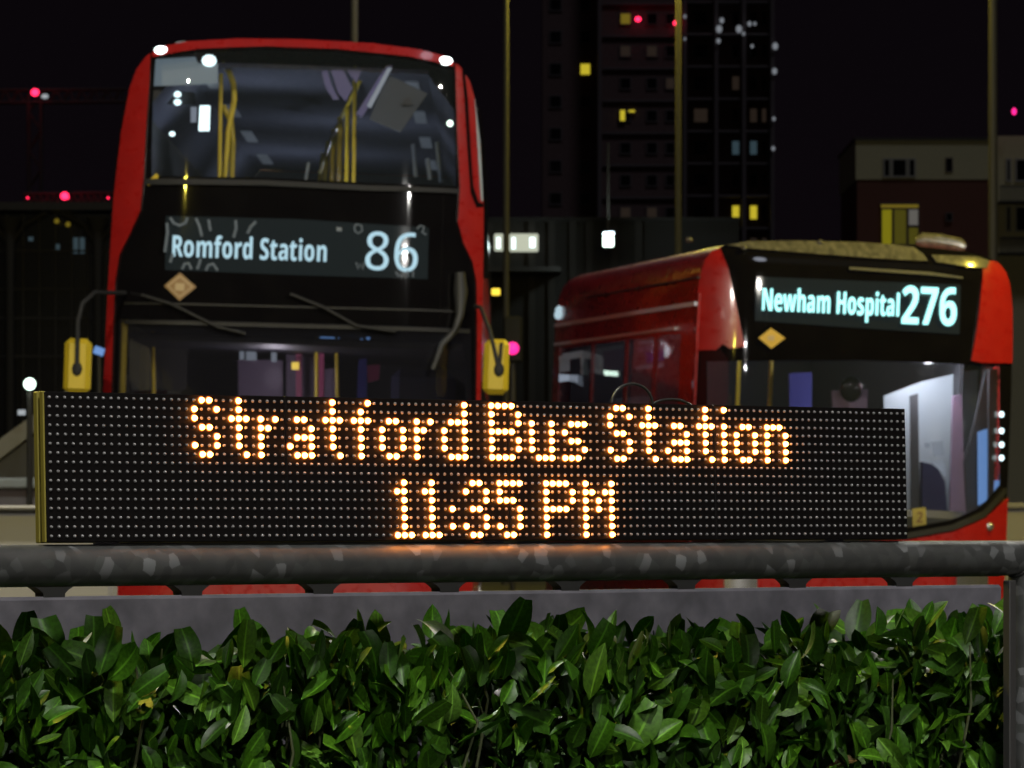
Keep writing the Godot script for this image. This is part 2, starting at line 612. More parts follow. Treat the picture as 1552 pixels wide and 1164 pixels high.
func build_panel() -> void:
	var t := in_fence(thing("barrier_panel", "smooth grey barrier panel with a row of slots, behind the hedge", "barrier"))
	var z := -0.40
	var x0 := -1.4
	var x1 := fence_x(1511.0, z)
	var y := 0.987
	part_box("lower_sheet", Vector3((x0 + x1) / 2, (y - 0.05) / 2, z), Vector3(x1 - x0, y + 0.05, 0.024), 0.004, M["grey_barrier_plastic"], t)
	part_box("top_beam", Vector3((x0 + x1) / 2, 1.0165, z), Vector3(x1 - x0, 0.036, 0.024), 0.004, M["rubber_black"], t)
	for i in 18:
		var c := 0.276 - 0.015 + 0.1975 * (i - 8)
		if c < x0 + 0.03 or c > x1 - 0.03:
			continue
		var b := MB.new()
		var w := 0.0145
		var map := func(u: float, v: float, o: float) -> Vector3: return Vector3(u, v, z + o)
		var pp := PackedVector2Array([Vector2(c - w, y - 0.003), Vector2(c + w, y - 0.003), Vector2(c + w + 0.001, y + 0.004), Vector2(c + w + 0.006, y + 0.008), Vector2(c + w + 0.014, y + 0.0125), Vector2(c - w - 0.014, y + 0.0125), Vector2(c - w - 0.006, y + 0.008), Vector2(c - w - 0.001, y + 0.004)])
		b.patch(pp, [], map, 0.009, 0.018, 0.2)
		obj("tab", b.mesh(), M["rubber_black"], t)


func led_rows() -> Dictionary:
	# lit LEDs of each character, from the photo: columns of row 0..6
	return {
		"S": [4, [".##.", "#..#", "#...", ".##.", "...#", "#..#", ".##."]],
		"t": [3, [".#.", ".#.", "###", ".#.", ".#.", ".#.", "..#"]],
		"r": [3, ["...", "...", "#.#", "##.", "#..", "#..", "#.."]],
		"a": [4, ["....", "....", ".##.", "...#", ".###", "#..#", ".###"]],
		"f": [3, ["..#", ".#.", "###", ".#.", ".#.", ".#.", ".#."]],
		"o": [4, ["....", "....", ".##.", "#..#", "#..#", "#..#", ".##."]],
		"d": [4, ["...#", "...#", ".###", "#..#", "#..#", "#..#", ".###"]],
		"B": [5, ["####.", "#...#", "#...#", "####.", "#...#", "#...#", "####."]],
		"u": [4, ["....", "....", "#..#", "#..#", "#..#", "#..#", ".###"]],
		"s": [4, ["....", "....", ".###", "#...", ".##.", "...#", "###."]],
		"i": [1, ["#", ".", "#", "#", "#", "#", "#"]],
		"n": [4, ["....", "....", "###.", "#..#", "#..#", "#..#", "#..#"]],
		"1": [3, [".#.", "##.", ".#.", ".#.", ".#.", ".#.", "###"]],
		":": [1, [".", ".", ".", "#", ".", "#", "."]],
		"3": [4, [".##.", "#..#", "...#", ".##.", "...#", "#..#", ".##."]],
		"5": [4, ["####", "#...", "###.", "...#", "...#", "#..#", ".##."]],
		"P": [5, ["####.", "#...#", "#...#", "####.", "#....", "#....", "#...."]],
		"M": [5, ["#...#", "##.##", "#.#.#", "#.#.#", "#...#", "#...#", "#...#"]],
		" ": [2, ["..", "..", "..", "..", "..", "..", ".."]],
	}


func build_sign() -> void:
	var t := thing("led_sign", "long black LED matrix sign with lit amber text, standing on the galvanised rail", "LED sign")
	var tilt := Basis(Vector3.RIGHT, -deg_to_rad(1.8))
	var fb := Basis(D, Vector3.UP, N)
	t.transform = Transform3D(fb * tilt, FENCE_AT + Vector3(0, 1.054, 0))
	# four modules of 32 by 16
	for k in 4:
		part_box("led_module", Vector3(-0.005 + 0.32 * k + 0.16, 0.081, -0.004), Vector3(0.3192, 0.1625, 0.008), 0.0008, M["sign_face_black"], t)
	part_box("inner_tray", Vector3(0.635, 0.081, -0.0105), Vector3(1.276, 0.158, 0.0045), 0.0, M["sign_rim_black"], t)
	part_box("back_frame", Vector3(0.635, 0.081, -0.0165), Vector3(1.284, 0.164, 0.0085), 0.001, M["sign_frame_lamplit"], t)
	part_box("end_cap", Vector3(-0.00625, 0.081, -0.0042), Vector3(0.0022, 0.163, 0.0066), 0.0004, M["sign_frame_lamplit"], t)
	var glyphs := led_rows()
	var lit := {}
	for line in [["Stratford Bus Station", 19, 0], ["11:35 PM", 47, 9]]:
		var x: int = line[1]
		for ch in line[0]:
			var g: Array = glyphs[ch]
			for row in 7:
				for c in g[0]:
					if g[1][row][c] == "#":
						lit[Vector2i(x + c, line[2] + row)] = true
			x += g[0] + (1 if ch != " " else 0)
	var b := MB.new()
	b.dome(Vector3.ZERO, Vector3(0.0031, 0.0033, 0.0058), 5, 10, Basis(), false)  # lit dome widened to take in its bloom
	var lit_mesh := b.mesh()
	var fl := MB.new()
	fl.dome(Vector3.ZERO, Vector3(0.0050, 0.0049, 0.0007), 2, 12, Basis(), false)  # thin glowing disc added for the orange bloom round the dome
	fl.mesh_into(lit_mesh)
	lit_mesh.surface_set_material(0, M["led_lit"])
	lit_mesh.surface_set_material(1, M["led_halo_glow"])
	var off := []
	for row in 16:
		for c in 128:
			var p := Vector3(0.01 * c, 0.006 + 0.01 * (15 - row), 0.0002)
			if lit.has(Vector2i(c, row)):
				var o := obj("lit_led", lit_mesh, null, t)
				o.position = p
			else:
				off.append(p)
	var d := MB.new()
	d.dome(Vector3.ZERO, Vector3(0.0019, 0.0019, 0.0026), 3, 8, Basis(), false)
	var mm := MultiMesh.new()
	mm.transform_format = MultiMesh.TRANSFORM_3D
	mm.mesh = d.mesh()
	mm.instance_count = off.size()
	for i in off.size():
		mm.set_instance_transform(i, Transform3D(Basis(), off[i]))
	var mi := MultiMeshInstance3D.new()
	mi.name = "unlit_led_lenses"
	mi.multimesh = mm
	mi.material_override = M["led_lens_off"]
	mi.set_meta("kind", "stuff")
	t.add_child(mi)
	# small feet on the rail
	for x in [0.08, 0.62, 1.16]:
		part_box("foot", Vector3(x, -0.003, -0.014), Vector3(0.03, 0.007, 0.008), 0.001, M["chrome"], t)
	# cable loops above the back of the sign
	for c in [[958.0, 613.0, 31.0, 5.62, "black cable loop standing above the sign beside its capital S, the larger loop"], [1017.0, 625.0, 36.0, 5.68, "low black cable loop above the sign, right of the larger loop"]]:
		var pts := []
		var rad := []
		for k in 25:
			var a := PI * 1.15 * (k / 24.0) - PI * 0.075
			var w := at(c[0] + cos(a) * c[2], c[1] - sin(a) * c[2] * (1.0 if c[2] < 33 else 0.55), c[3] + 0.02 * cos(a))
			pts.append(w)
			rad.append(0.0017)
		pts.push_front(pts[0] + Vector3(0.002, -0.05, 0))
		pts.append(pts[-1] + Vector3(-0.002, -0.05, 0))
		rad.append_array([0.0017, 0.0017])
		var cb := MB.new()
		cb.tube(pts, rad, 8)
		tag(obj("cable_loop", cb.mesh(), M["cable_black"]), c[4], "cable")


func leaf_mesh(fold: float, curl: float, wide: float, twist: float, cut := 1.0) -> ArrayMesh:
	# one laurel leaf of length 1 along +y, facing +z
	var b := MB.new()
	var n := 6
	var P := []
	for i in n + 1:
		var v := float(i) / n
		var w := wide * pow(maxf(0.0, sin(PI * pow(v * cut, 0.82))), 0.72) * (1.0 - 0.18 * v) if i > 0 and (i < n or cut < 1.0) else 0.004
		var ang := curl * (v - 0.2)
		var c := Vector3(0, v - 0.12 * absf(curl) * v * v, -0.5 * curl * v * v)
		var row := []
		for s in [-1.0, -0.5, 0.0, 0.5, 1.0]:
			var lift: float = fold * w * (absf(s) - 0.25 * s * s)
			row.append(c + Vector3(s * w * cos(twist * v), lift * cos(ang) + s * w * sin(twist * v) * 0.2, lift + s * w * sin(twist * v)))
		P.append(row)
	var nor := []
	for i in n + 1:
		var row := []
		for k in 5:
			var du: Vector3 = P[i][mini(k + 1, 4)] - P[i][maxi(k - 1, 0)]
			var dv: Vector3 = P[mini(i + 1, n)][k] - P[maxi(i - 1, 0)][k]
			row.append(du.cross(dv).normalized())
		nor.append(row)
	for i in n:
		for k in 4:
			var t0 := Vector2(k / 4.0, float(i) / n)
			var t1 := Vector2((k + 1) / 4.0, float(i) / n)
			var t2 := Vector2((k + 1) / 4.0, float(i + 1) / n)
			var t3 := Vector2(k / 4.0, float(i + 1) / n)
			b.tri(P[i][k], P[i][k + 1], P[i + 1][k + 1], nor[i][k], nor[i][k + 1], nor[i + 1][k + 1], t0, t1, t2)
			b.tri(P[i][k], P[i + 1][k + 1], P[i + 1][k], nor[i][k], nor[i + 1][k + 1], nor[i + 1][k], t0, t2, t3)
	return b.mesh()


func build_hedge() -> void:
	var t := in_fence(thing("laurel_hedge", "clipped laurel hedge of broad glossy green leaves below the rail", "hedge"))
	rng.seed = 771
	var meshes := []
	for k in 10:
		meshes.append(leaf_mesh([0.35, 0.55, 0.2, 0.45, 0.7, 0.3, 0.5, 0.9, 0.15, 0.4][k], [0.5, -0.35, 0.75, 0.2, 0.4, -0.15, 1.0, 0.3, -0.6, 0.6][k], [0.27, 0.23, 0.29, 0.21, 0.25, 0.28, 0.235, 0.2, 0.31, 0.26][k], [0.2, -0.3, 0.5, -0.6, 0.1, 0.35, -0.2, 0.9, -0.8, 0.4][k], [1.0, 1.0, 0.72, 1.0, 1.0, 0.85, 1.0, 1.0, 0.9, 0.62][k]))
	var tex := leaf_texture(5)
	var mats := []
	for k in 7:
		var m := mat("laurel_leaf_%s" % ["deep", "green", "fresh", "dull", "pale", "olive", "brown"][k], [lin(0.052, 0.15, 0.013), lin(0.085, 0.235, 0.018), lin(0.135, 0.33, 0.026), lin(0.042, 0.11, 0.015), lin(0.17, 0.36, 0.06), lin(0.11, 0.24, 0.018), lin(0.16, 0.09, 0.03)][k], [0.44, 0.42, 0.48, 0.46, 0.42, 0.5, 0.7][k])
		m.albedo_texture = tex
		m.metallic_specular = 0.32
		m.texture_filter = BaseMaterial3D.TEXTURE_FILTER_LINEAR
		m.backlight_enabled = true
		m.backlight = lin(0.05, 0.14, 0.01)
		m.cull_mode = BaseMaterial3D.CULL_DISABLED
		mats.append(m)
	var leaves := []
	var add := func(p: Vector3, dir: Vector3, face: Vector3, size: float) -> void:
		var y := dir.normalized()
		var z := (face - y * face.dot(y)).normalized()
		var x := y.cross(z)
		var bs := Basis(x * size * rng.randf_range(0.88, 1.1), y * size, z * size)
		var pick := rng.randf()
		var mi := 0 if pick < 0.26 else 1 if pick < 0.56 else 2 if pick < 0.72 else 3 if pick < 0.86 else 4 if pick < 0.92 else 5 if pick < 0.998 else 6
		leaves.append([Transform3D(bs, p), rng.randi() % 10, mi, p.z + 0.5 * size * maxf(0.0, y.z)])
	var xr := 2.1
	# upright shoots along the clipped top
	for i in 330:
		var base := Vector3(rng.randf_range(-0.2, xr), 0, rng.randf_range(-0.35, -0.045))
		var top := 0.899 + rng.randf_range(-0.025, 0.02) + (rng.randf_range(0.015, 0.045) if rng.randf() < 0.16 else 0.0)
		var k := rng.randi_range(3, 5)
		var turn := rng.randf() * TAU
		for j in k:
			var a := turn + j * 2.4
			var out := Vector3(cos(a), 0, sin(a))
			var up := rng.randf_range(0.9, 2.4)
			var size := rng.randf_range(0.030, 0.058)
			var p := base + Vector3(0, top - 0.024 - 0.011 * j, 0) + out * 0.004
			p.z = minf(p.z, -0.04)
			var dir := out + Vector3(0, up, 0)
			add.call(p, dir, (Vector3(0, 0.6, 0) - out * 0.5 + Vector3(rng.randf_range(-0.5, 0.5), 0, rng.randf_range(0.0, 0.8))) if rng.randf() < 0.7 else out, size)
	# the clipped front face: shoots that lean out towards the path
	for i in 1750:
		var p := Vector3(rng.randf_range(-0.25, xr), 0, 0)
		p.y = 0.917 - pow(rng.randf(), 1.0) * 0.22
		p.z = -0.055 - absf(rng.randfn(0.0, 0.05)) - 0.012 * rng.randf()
		var dir := Vector3(rng.randfn(0.0, 0.62), rng.randfn(0.75, 0.55), rng.randfn(0.15, 0.35))
		if rng.randf() < 0.15:
			dir.y = -absf(dir.y)
		var face := Vector3(rng.randfn(0.0, 0.6), rng.randfn(0.45, 0.5), rng.randf_range(0.2, 1.2))
		add.call(p, dir, face, rng.randf_range(0.033, 0.060) * (1.25 if rng.randf() < 0.1 else 1.0))
	# fill behind, and the part of the hedge below the frame
	for i in 1500:
		var p := Vector3(rng.randf_range(-0.25, xr), rng.randf_range(0.70, 0.925), rng.randf_range(-0.36, -0.13))
		add.call(p, Vector3(rng.randfn(0.0, 0.8), rng.randfn(0.5, 0.6), rng.randfn(0.0, 0.6)), Vector3(rng.randfn(0.0, 0.5), 0.7, rng.randf_range(0.1, 1.0)), rng.randf_range(0.045, 0.075))
	for i in 1300:
		var p := Vector3(rng.randf_range(-0.25, xr), rng.randf_range(0.03, 0.74), -0.06 - absf(rng.randfn(0.0, 0.1)))
		add.call(p, Vector3(rng.randfn(0.0, 0.8), rng.randfn(0.3, 0.7), rng.randfn(0.3, 0.5)), Vector3(rng.randfn(0.0, 0.5), 0.6, rng.randf_range(0.3, 1.2)), rng.randf_range(0.05, 0.08))
	# the 300 that show largest are parts, the rest one mass per tone
	var order := range(leaves.size())
	var shows := func(i: int) -> float:
		var l: Array = leaves[i]
		var p: Vector3 = l[0].origin
		if p.y < 0.755 or p.x < -0.05 or p.x > 1.62:
			return -9.0
		return l[3] + 0.6 * l[0].basis.y.length() + (0.03 if p.y > 0.92 else 0.0)
	order.sort_custom(func(a: int, b: int) -> bool: return shows.call(a) > shows.call(b))
	var rest := {}
	for q in order.size():
		var l: Array = leaves[order[q]]
		if q < 300:
			var o := obj("leaf", meshes[l[1]], mats[l[2]], t)
			o.transform = l[0]
		else:
			var key := Vector2i(l[1], l[2])
			if not rest.has(key):
				rest[key] = []
			rest[key].append(l[0])
	# all other leaves: one mesh
	var all := ArrayMesh.new()
	var st := {}
	for key in rest:
		if not st.has(key.y):
			var s := SurfaceTool.new()
			s.begin(Mesh.PRIMITIVE_TRIANGLES)
			st[key.y] = s
		for tr in rest[key]:
			st[key.y].append_from(meshes[key.x], 0, tr)
	var at_surface := 0
	for k in 7:
		if st.has(k):
			st[k].set_material(mats[k])
			st[k].commit(all)
	var fo := MeshInstance3D.new()
	fo.name = "foliage"
	fo.mesh = all
	fo.set_meta("kind", "stuff")
	t.add_child(fo)
	# woody stems
	var sb := MB.new()
	for i in 46:
		var x := rng.randf_range(-0.2, xr)
		var z := rng.randf_range(-0.3, -0.12)
		sb.tube([Vector3(x, -0.05, z), Vector3(x + rng.randfn(0, 0.05), 0.5, z + rng.randfn(0, 0.03)), Vector3(x + rng.randfn(0, 0.09), 0.88, z + rng.randfn(0, 0.04))], [0.008, 0.006, 0.002], 6)
	for i in 60:
		var x := rng.randf_range(-0.1, 1.9)
		var z := rng.randf_range(-0.25, -0.06)
		var y := rng.randf_range(0.84, 0.915)
		sb.tube([Vector3(x, y - 0.14, z - 0.02), Vector3(x + rng.randfn(0, 0.01), y - 0.05, z), Vector3(x + rng.randfn(0, 0.02), y + rng.randf_range(0.0, 0.03), z + rng.randfn(0, 0.008))], [0.0022, 0.0017, 0.0010], 6)
	var so := obj("stems", sb.mesh(), M["stem_bark"], t)
	so.set_meta("kind", "stuff")
	var bed := MB.new()
	bed.box(Vector3(0.4, 0.02, -0.2), Vector3(3.4, 0.06, 0.36))
	var bo := struct("planting_bed", bed.mesh(), M["soil"])
	in_fence(bo)


# ---------------------------------------------------------------- buses
func interp(list: Array, y: float) -> float:
	for i in list.size() - 1:
		if y <= list[i + 1][0]:
			var k: float = clampf((y - list[i][0]) / (list[i + 1][0] - list[i][0]), 0.0, 1.0)
			return lerpf(list[i][1], list[i + 1][1], k)
	return list[-1][1]


func outline_of(list: Array) -> PackedVector2Array:
	var p := PackedVector2Array()
	for i in list.size():
		p.append(Vector2(list[i][1], list[i][0]))
	for i in list.size():
		var e = list[list.size() - 1 - i]
		if e[1] > 0.0:
			p.append(Vector2(-e[1], e[0]))
	return p


func shell(outline: PackedVector2Array, zf: Callable, back: float, side_from := 99.0) -> MB:
	# the body skin from the front's edge to the back; the flat left side below «side_from» is left to a panel with openings
	var b := MB.new()
	var n := outline.size()
	var nn := []
	for i in n:
		var d := (outline[(i + 1) % n] - outline[(i - 1 + n) % n]).normalized()
		nn.append(Vector3(d.y, -d.x, 0))
	for i in n:
		var p := outline[i]
		var q := outline[(i + 1) % n]
		if p.x < -0.5 and q.x < -0.5 and maxf(p.y, q.y) <= side_from + 0.001:
			continue
		var np: Vector3 = nn[i]
		var nq: Vector3 = nn[(i + 1) % n]
		if absf(p.y - q.y) < 0.001 and p.y < 0.5:
			np = Vector3.DOWN
			nq = Vector3.DOWN
		elif p.y < 0.3 or q.y < 0.3:
			np = Vector3(signf(p.x), 0, 0)
			nq = np
		var zs := [0.0, 0.0]
		var steps := 10
		for s in steps:
			var f0 := float(s) / steps
			var f1 := float(s + 1) / steps
			var a := Vector3(p.x, p.y, lerpf(zf.call(p.x, p.y), back, f0))
			var c := Vector3(q.x, q.y, lerpf(zf.call(q.x, q.y), back, f0))
			var d := Vector3(q.x, q.y, lerpf(zf.call(q.x, q.y), back, f1))
			var e := Vector3(p.x, p.y, lerpf(zf.call(p.x, p.y), back, f1))
			b.tri(a, c, d, np, nq, nq)
			b.tri(a, d, e, np, nq, np)
	var ix := Geometry2D.triangulate_polygon(outline)
	for k in range(0, ix.size(), 3):
		var P := []
		for z in 3:
			P.append(Vector3(outline[ix[k + z]].x, outline[ix[k + z]].y, back))
		b.tri(P[0], P[1], P[2], Vector3.FORWARD, Vector3.FORWARD, Vector3.FORWARD)
	return b


func put_text(words: String, h: float, w: float, depth: float, m: Material, parent: Node, called: String, where: Transform3D, bold := true) -> MeshInstance3D:
	# lettering of cap height h and width w, its lower left corner at «where»
	var f := SystemFont.new()
	f.font_names = PackedStringArray(["Droid Sans"])
	f.font_weight = 700 if bold else 400
	var tm := TextMesh.new()
	tm.font = f
	tm.text = words
	tm.font_size = 64
	tm.pixel_size = 0.01
	tm.depth = 0.02
	tm.horizontal_alignment = HORIZONTAL_ALIGNMENT_LEFT
	var bb := tm.get_aabb()
	var o := obj(called, tm, m, parent)
	var ref := TextMesh.new()
	ref.font = f
	ref.text = "H"
	ref.font_size = 64
	ref.pixel_size = 0.01
	ref.depth = 0.02
	var hb := ref.get_aabb()
	var sx := w / bb.size.x
	var sy := h / hb.size.y
	var sz := depth / 0.02
	var bs := where.basis * Basis.from_scale(Vector3(sx, sy, sz))
	o.transform = Transform3D(bs, where.origin - bs * Vector3(bb.position.x, hb.position.y, 0))
	return o


func lay(called: String, px: Array, bus: Node3D, z0: float, map: Callable, off: float, thick: float, m: Material, clip: PackedVector2Array, parent: Node = null, holes: Array = [], cell := 0.14) -> MeshInstance3D:
	# a piece of the front whose outline was measured in the photo
	var inv := bus.transform.affine_inverse()
	var p := poly(px, func(x: float, y: float) -> Vector2:
		var w := inv * at(x, y, z0)
		return Vector2(w.x, w.y))
	var b := MB.new()
	for r in (Geometry2D.intersect_polygons(p, clip) if clip.size() else [p]):
		b.patch(r, holes, map, off, thick, cell)
	return obj(called, b.mesh(), m, parent if parent else bus)


func local_poly(px: Array, bus: Node3D, z0: float) -> PackedVector2Array:
	var inv := bus.transform.affine_inverse()
	return poly(px, func(x: float, y: float) -> Vector2:
		var w := inv * at(x, y, z0)
		return Vector2(w.x, w.y))


func inside(bus: Node3D, px: float, py: float, z: float) -> Vector3:
	return bus.transform.affine_inverse() * at(px, py, z)


func board(called: String, px: Array, z: float, thick: float, m: Material, bus: Node3D, parent: Node = null) -> MeshInstance3D:
	# a flat board of depth «thick» standing inside a bus, its outline measured in the photo
	var inv := bus.transform.affine_inverse()
	var zz := (inv * at(px[0], px[1], z)).z
	var p := poly(px, func(x: float, y: float) -> Vector2:
		var w := inv * at(x, y, z)
		return Vector2(w.x, w.y))
	var b := MB.new()
	b.patch(p, [], func(u: float, v: float, o: float) -> Vector3: return Vector3(u, v, zz + o), 0.0, thick, 0.5)
	return obj(called, b.mesh(), m, parent if parent else bus)


func wheel(bus: Node3D, x: float, z: float, r: float) -> void:
	var w := MB.new()
	var s := signf(x)
	w.tube([Vector3(x - s * 0.28, r, z), Vector3(x - s * 0.26, r, z), Vector3(x - s * 0.03, r, z), Vector3(x, r, z)], [r * 0.94, r, r, r * 0.93], 28)
	var t := obj("tyre", w.mesh(), M["rubber_black"], bus)
	var h := MB.new()
	h.tube([Vector3(x - s * 0.01, r, z), Vector3(x + s * 0.015, r, z), Vector3(x + s * 0.03, r, z)], [r * 0.6, r * 0.56, r * 0.2], 20)
	obj("rim", h.mesh(), M["chrome"], t)


func build_double_decker() -> void:
	var Z := 31.5
	var bus := thing("double_decker_bus", "red double decker bus on route 86 with lit blind reading Romford Station", "bus", at(425.5, 1022, Z))
	bus.rotation = Vector3(0, 0, -deg_to_rad(2.0))
	var half := [[0.25, 1.27], [1.0, 1.28], [1.9, 1.285], [2.55, 1.28], [3.2, 1.262], [3.65, 1.225], [3.95, 1.178], [4.08, 1.135], [4.17, 1.07], [4.235, 0.97], [4.275, 0.8], [4.31, 0.45], [4.32, 0.0]]
	var outline := outline_of(half)
	var zf := func(x: float, y: float) -> float:
		var z := -0.20 * pow(maxf(0.0, absf(x) - 0.72) / 0.55, 2.0)
		z -= 0.10 * pow(maxf(0.0, y - 2.6) / 1.7, 2.0) + 0.9 * pow(maxf(0.0, y - 4.05), 2.0)
		return z
	var front := func(u: float, v: float, o: float) -> Vector3: return Vector3(u, v, zf.call(u, v) + o)
	var L := -10.6
	obj("body", shell(outline, zf, L).mesh(), M["bus_red_paint"], bus)
	var up := local_poly([233, 86, 300, 76, 400, 72, 510, 76, 620, 88, 686, 102, 691, 281, 560, 277, 400, 269, 228, 266, 229, 160], bus, Z)
	var low := local_poly([178, 482, 400, 488, 714, 496, 716, 815, 172, 808], bus, Z)
	var fm := MB.new()
	fm.patch(outline, [up, low], front, 0.0, 0.03)
	obj("front_panel", fm.mesh(), M["bus_black_gloss"], bus)
	# red pieces that stand proud of the black front
	lay("front_pillar", [120, 60, 226, 60, 224, 120, 219, 200, 216, 270, 211, 318, 195, 352, 178, 384, 171, 425, 168, 500, 165, 600, 165, 830, 120, 830], bus, Z, front, 0.014, 0.013, M["bus_red_paint"], outline)
	lay("front_pillar", [688, 60, 690, 98, 693, 200, 697, 282, 694, 335, 702, 366, 716, 395, 722, 425, 723, 500, 722, 600, 722, 830, 790, 830, 790, 60], bus, Z, front, 0.014, 0.013, M["bus_red_paint"], outline)
	lay("roof_band", [227, 40, 228, 83, 300, 71, 400, 67, 510, 71, 620, 83, 687, 97, 687, 40], bus, Z, front, 0.016, 0.015, M["bus_red_paint"], outline)
	var lp := lay("lower_panel", [120, 836, 790, 846, 790, 1010, 120, 1000], bus, Z, front, 0.016, 0.015, M["bus_red_paint"], outline)
	lay("bumper", [150, 952, 745, 962, 745, 1012, 150, 1002], bus, Z, front, 0.05, 0.05, M["rubber_black"], PackedVector2Array(), lp)
	for s in [[205, 240, 905], [650, 690, 915]]:
		lay("headlight", [s[0], s[2], s[1], s[2], s[1] + 6, s[2] + 26, s[0] - 6, s[2] + 26], bus, Z, front, 0.03, 0.02, M["chrome"], PackedVector2Array(), lp)
	lay("corner_seam", [699, 92, 703, 92, 709, 150, 713, 220, 717, 280, 725, 304, 732, 306, 732, 311, 722, 312, 713, 290, 708, 220, 704, 150], bus, Z, front, 0.02, 0.008, M["bus_black_gloss"], outline)
	lay("gutter_strip", [716, 108, 720, 108, 725, 170, 729, 240, 733, 300, 729, 303, 725, 240, 721, 170], bus, Z, front, 0.03, 0.02, M["bus_lining_pale"], outline)
	# glass
	var ug := MB.new()
	ug.patch(up, [], front, -0.004, 0.006)
	obj("upper_windscreen", ug.mesh(), M["bus_glass"], bus)
	var lg := MB.new()
	lg.patch(low, [], front, -0.004, 0.006)
	obj("lower_windscreen", lg.mesh(), M["bus_glass_tinted"], bus)
	# black ledge under the upper screen, with its yellow rail inside
	lay("window_ledge", [218, 270, 400, 273, 560, 281, 694, 285, 694, 292, 560, 289, 400, 281, 218, 279], bus, Z, front, 0.03, 0.03, M["rubber_black"], outline)
	part_tube("window_rail", [inside(bus, 372, 271, Z + 0.35), inside(bus, 450, 275, Z + 0.35), inside(bus, 522, 279, Z + 0.35)], 0.011, M["yellow_pole"], bus)
	# destination display
	var dg := lay("destination_display", [251, 327, 450, 332, 650, 345, 648, 423, 450, 417, 250, 409], bus, Z, front, 0.004, 0.004, M["display_text_spill"], outline)
	var rot := Basis()
	var words := inside(bus, 261, 388.5, Z)
	put_text("Romford Station", 0.142, 1.045, 0.004, M["display_text_cool"], dg, "destination_text", Transform3D(rot, Vector3(words.x, words.y, 0.008)))
	var num := inside(bus, 553, 409, Z)
	put_text("86", 0.262, 0.355, 0.004, M["display_text_cool"], dg, "route_number", Transform3D(rot, Vector3(num.x, num.y, 0.008)), false)
	# pale strokes on the display, left and right of the words
	for q in [[258, 330, 263, 338, 272, 342, 281, 338, 284, 330], [297, 331, 302, 342, 306, 358], [316, 333, 319, 350], [357, 334, 358, 346, 354, 360], [388, 336, 380, 344, 375, 354], [253, 338, 254, 352, 250, 382], [262, 384, 258, 398], [304, 392, 302, 400, 299, 408], [276, 408, 280, 400, 286, 399, 290, 408], [312, 410, 316, 402, 323, 400, 330, 410], [537, 343, 541, 340, 548, 342, 549, 350, 543, 354, 538, 350, 537, 344], [632, 347, 637, 342, 643, 344, 640, 352, 646, 356], [540, 398, 543, 408, 546, 400, 550, 408, 552, 398], [600, 412, 603, 418, 608, 418], [618, 410, 618, 419], [626, 411, 626, 420]]:
		var pts := []
		for k in range(0, q.size(), 2):
			var w := inside(bus, q[k], q[k + 1], Z)
			pts.append(Vector3(w.x, w.y, 0.0065))
		part_tube("blind_stroke", pts, 0.0105 if q[0] < 400 else 0.0065, M["display_text_dim"], dg, 6)
	lay("display_dash", [510, 344, 518, 345, 518, 351, 510, 350], bus, Z, front, 0.008, 0.003, M["display_text_dim"], PackedVector2Array(), dg)
	# diamond emblem
	var em := lay("emblem", [248, 433, 273, 413, 298, 435, 272, 456], bus, Z, front, 0.010, 0.01, M["emblem_bronze"], PackedVector2Array())
	lay("emblem_rim", [253, 433, 273, 417.5, 293, 435, 272, 451], bus, Z, front, 0.013, 0.003, M["emblem_pale"], PackedVector2Array(), em, [local_poly([256, 433.4, 273, 420, 290, 435, 272, 449], bus, Z)])
	lay("emblem_mark", [266, 429, 280, 430, 279, 441, 265, 440], bus, Z, front, 0.014, 0.004, M["emblem_pale"], PackedVector2Array(), em)
	# marker lamps and roof lamps
	for s in [[242, 73], [675, 89]]:
		var p := inside(bus, s[0], s[1], Z)
		var md := MB.new()
		md.dome(Vector3(p.x, p.y, zf.call(p.x, p.y) + 0.014), Vector3(0.046, 0.028, 0.02), 5, 12, Basis(), false)
		obj("marker_lamp", md.mesh(), M["marker_lamp_white"], bus)
	for s in [[275, 57, 0.07], [515, 60, 0.055]]:
		var p := inside(bus, s[0], s[1], Z)
		var md := MB.new()
		md.dome(Vector3(p.x, 4.30 - 0.03 * absf(p.x), -0.32), Vector3(s[2], 0.022, 0.06), 6, 12)
		obj("roof_lamp", md.mesh(), M["bus_lining_pale"], bus)
	# mirrors with yellow backs
	for s in [[118.0, 555.0, -1.0], [752.0, 556.0, 1.0]]:
		var p := inside(bus, s[0], s[1], Z - 0.35)
		var mb := MB.new()
		mb.box(p, Vector3(0.17 if s[2] > 0 else 0.18, 0.37, 0.11), 0.035)
		var mo := obj("mirror", mb.mesh(), M["mirror_yellow"], bus, "yellow backed mirror on a black arm")
		var hb := MB.new()
		hb.dome(p + Vector3(0.0 if s[2] < 0 else 0.02, -0.02, 0.055), Vector3(0.036, 0.05, 0.02), 5, 10, Basis(), false)
		obj("hinge", hb.mesh(), M["rubber_black"], mo)
		if s[2] < 0:
			part_tube("arm", [p + Vector3(0.0, -0.02, 0.062), p + Vector3(-0.005, 0.3, 0.062), p + Vector3(0.02, 0.42, 0.05), p + Vector3(0.09, 0.5, -0.05), p + Vector3(0.26, 0.52, -0.45)], 0.016, M["rubber_black"], mo)
		else:
			part_tube("arm", [p + Vector3(0.02, -0.02, 0.062), p + Vector3(-0.05, 0.24, 0.05), p + Vector3(-0.12, 0.4, -0.1), p + Vector3(-0.16, 0.42, -0.4)], 0.014, M["rubber_black"], mo)
			part_tube("arm", [p + Vector3(0.02, -0.02, 0.062), p + Vector3(0.03, 0.16, 0.062)], 0.012, M["rubber_black"], mo)
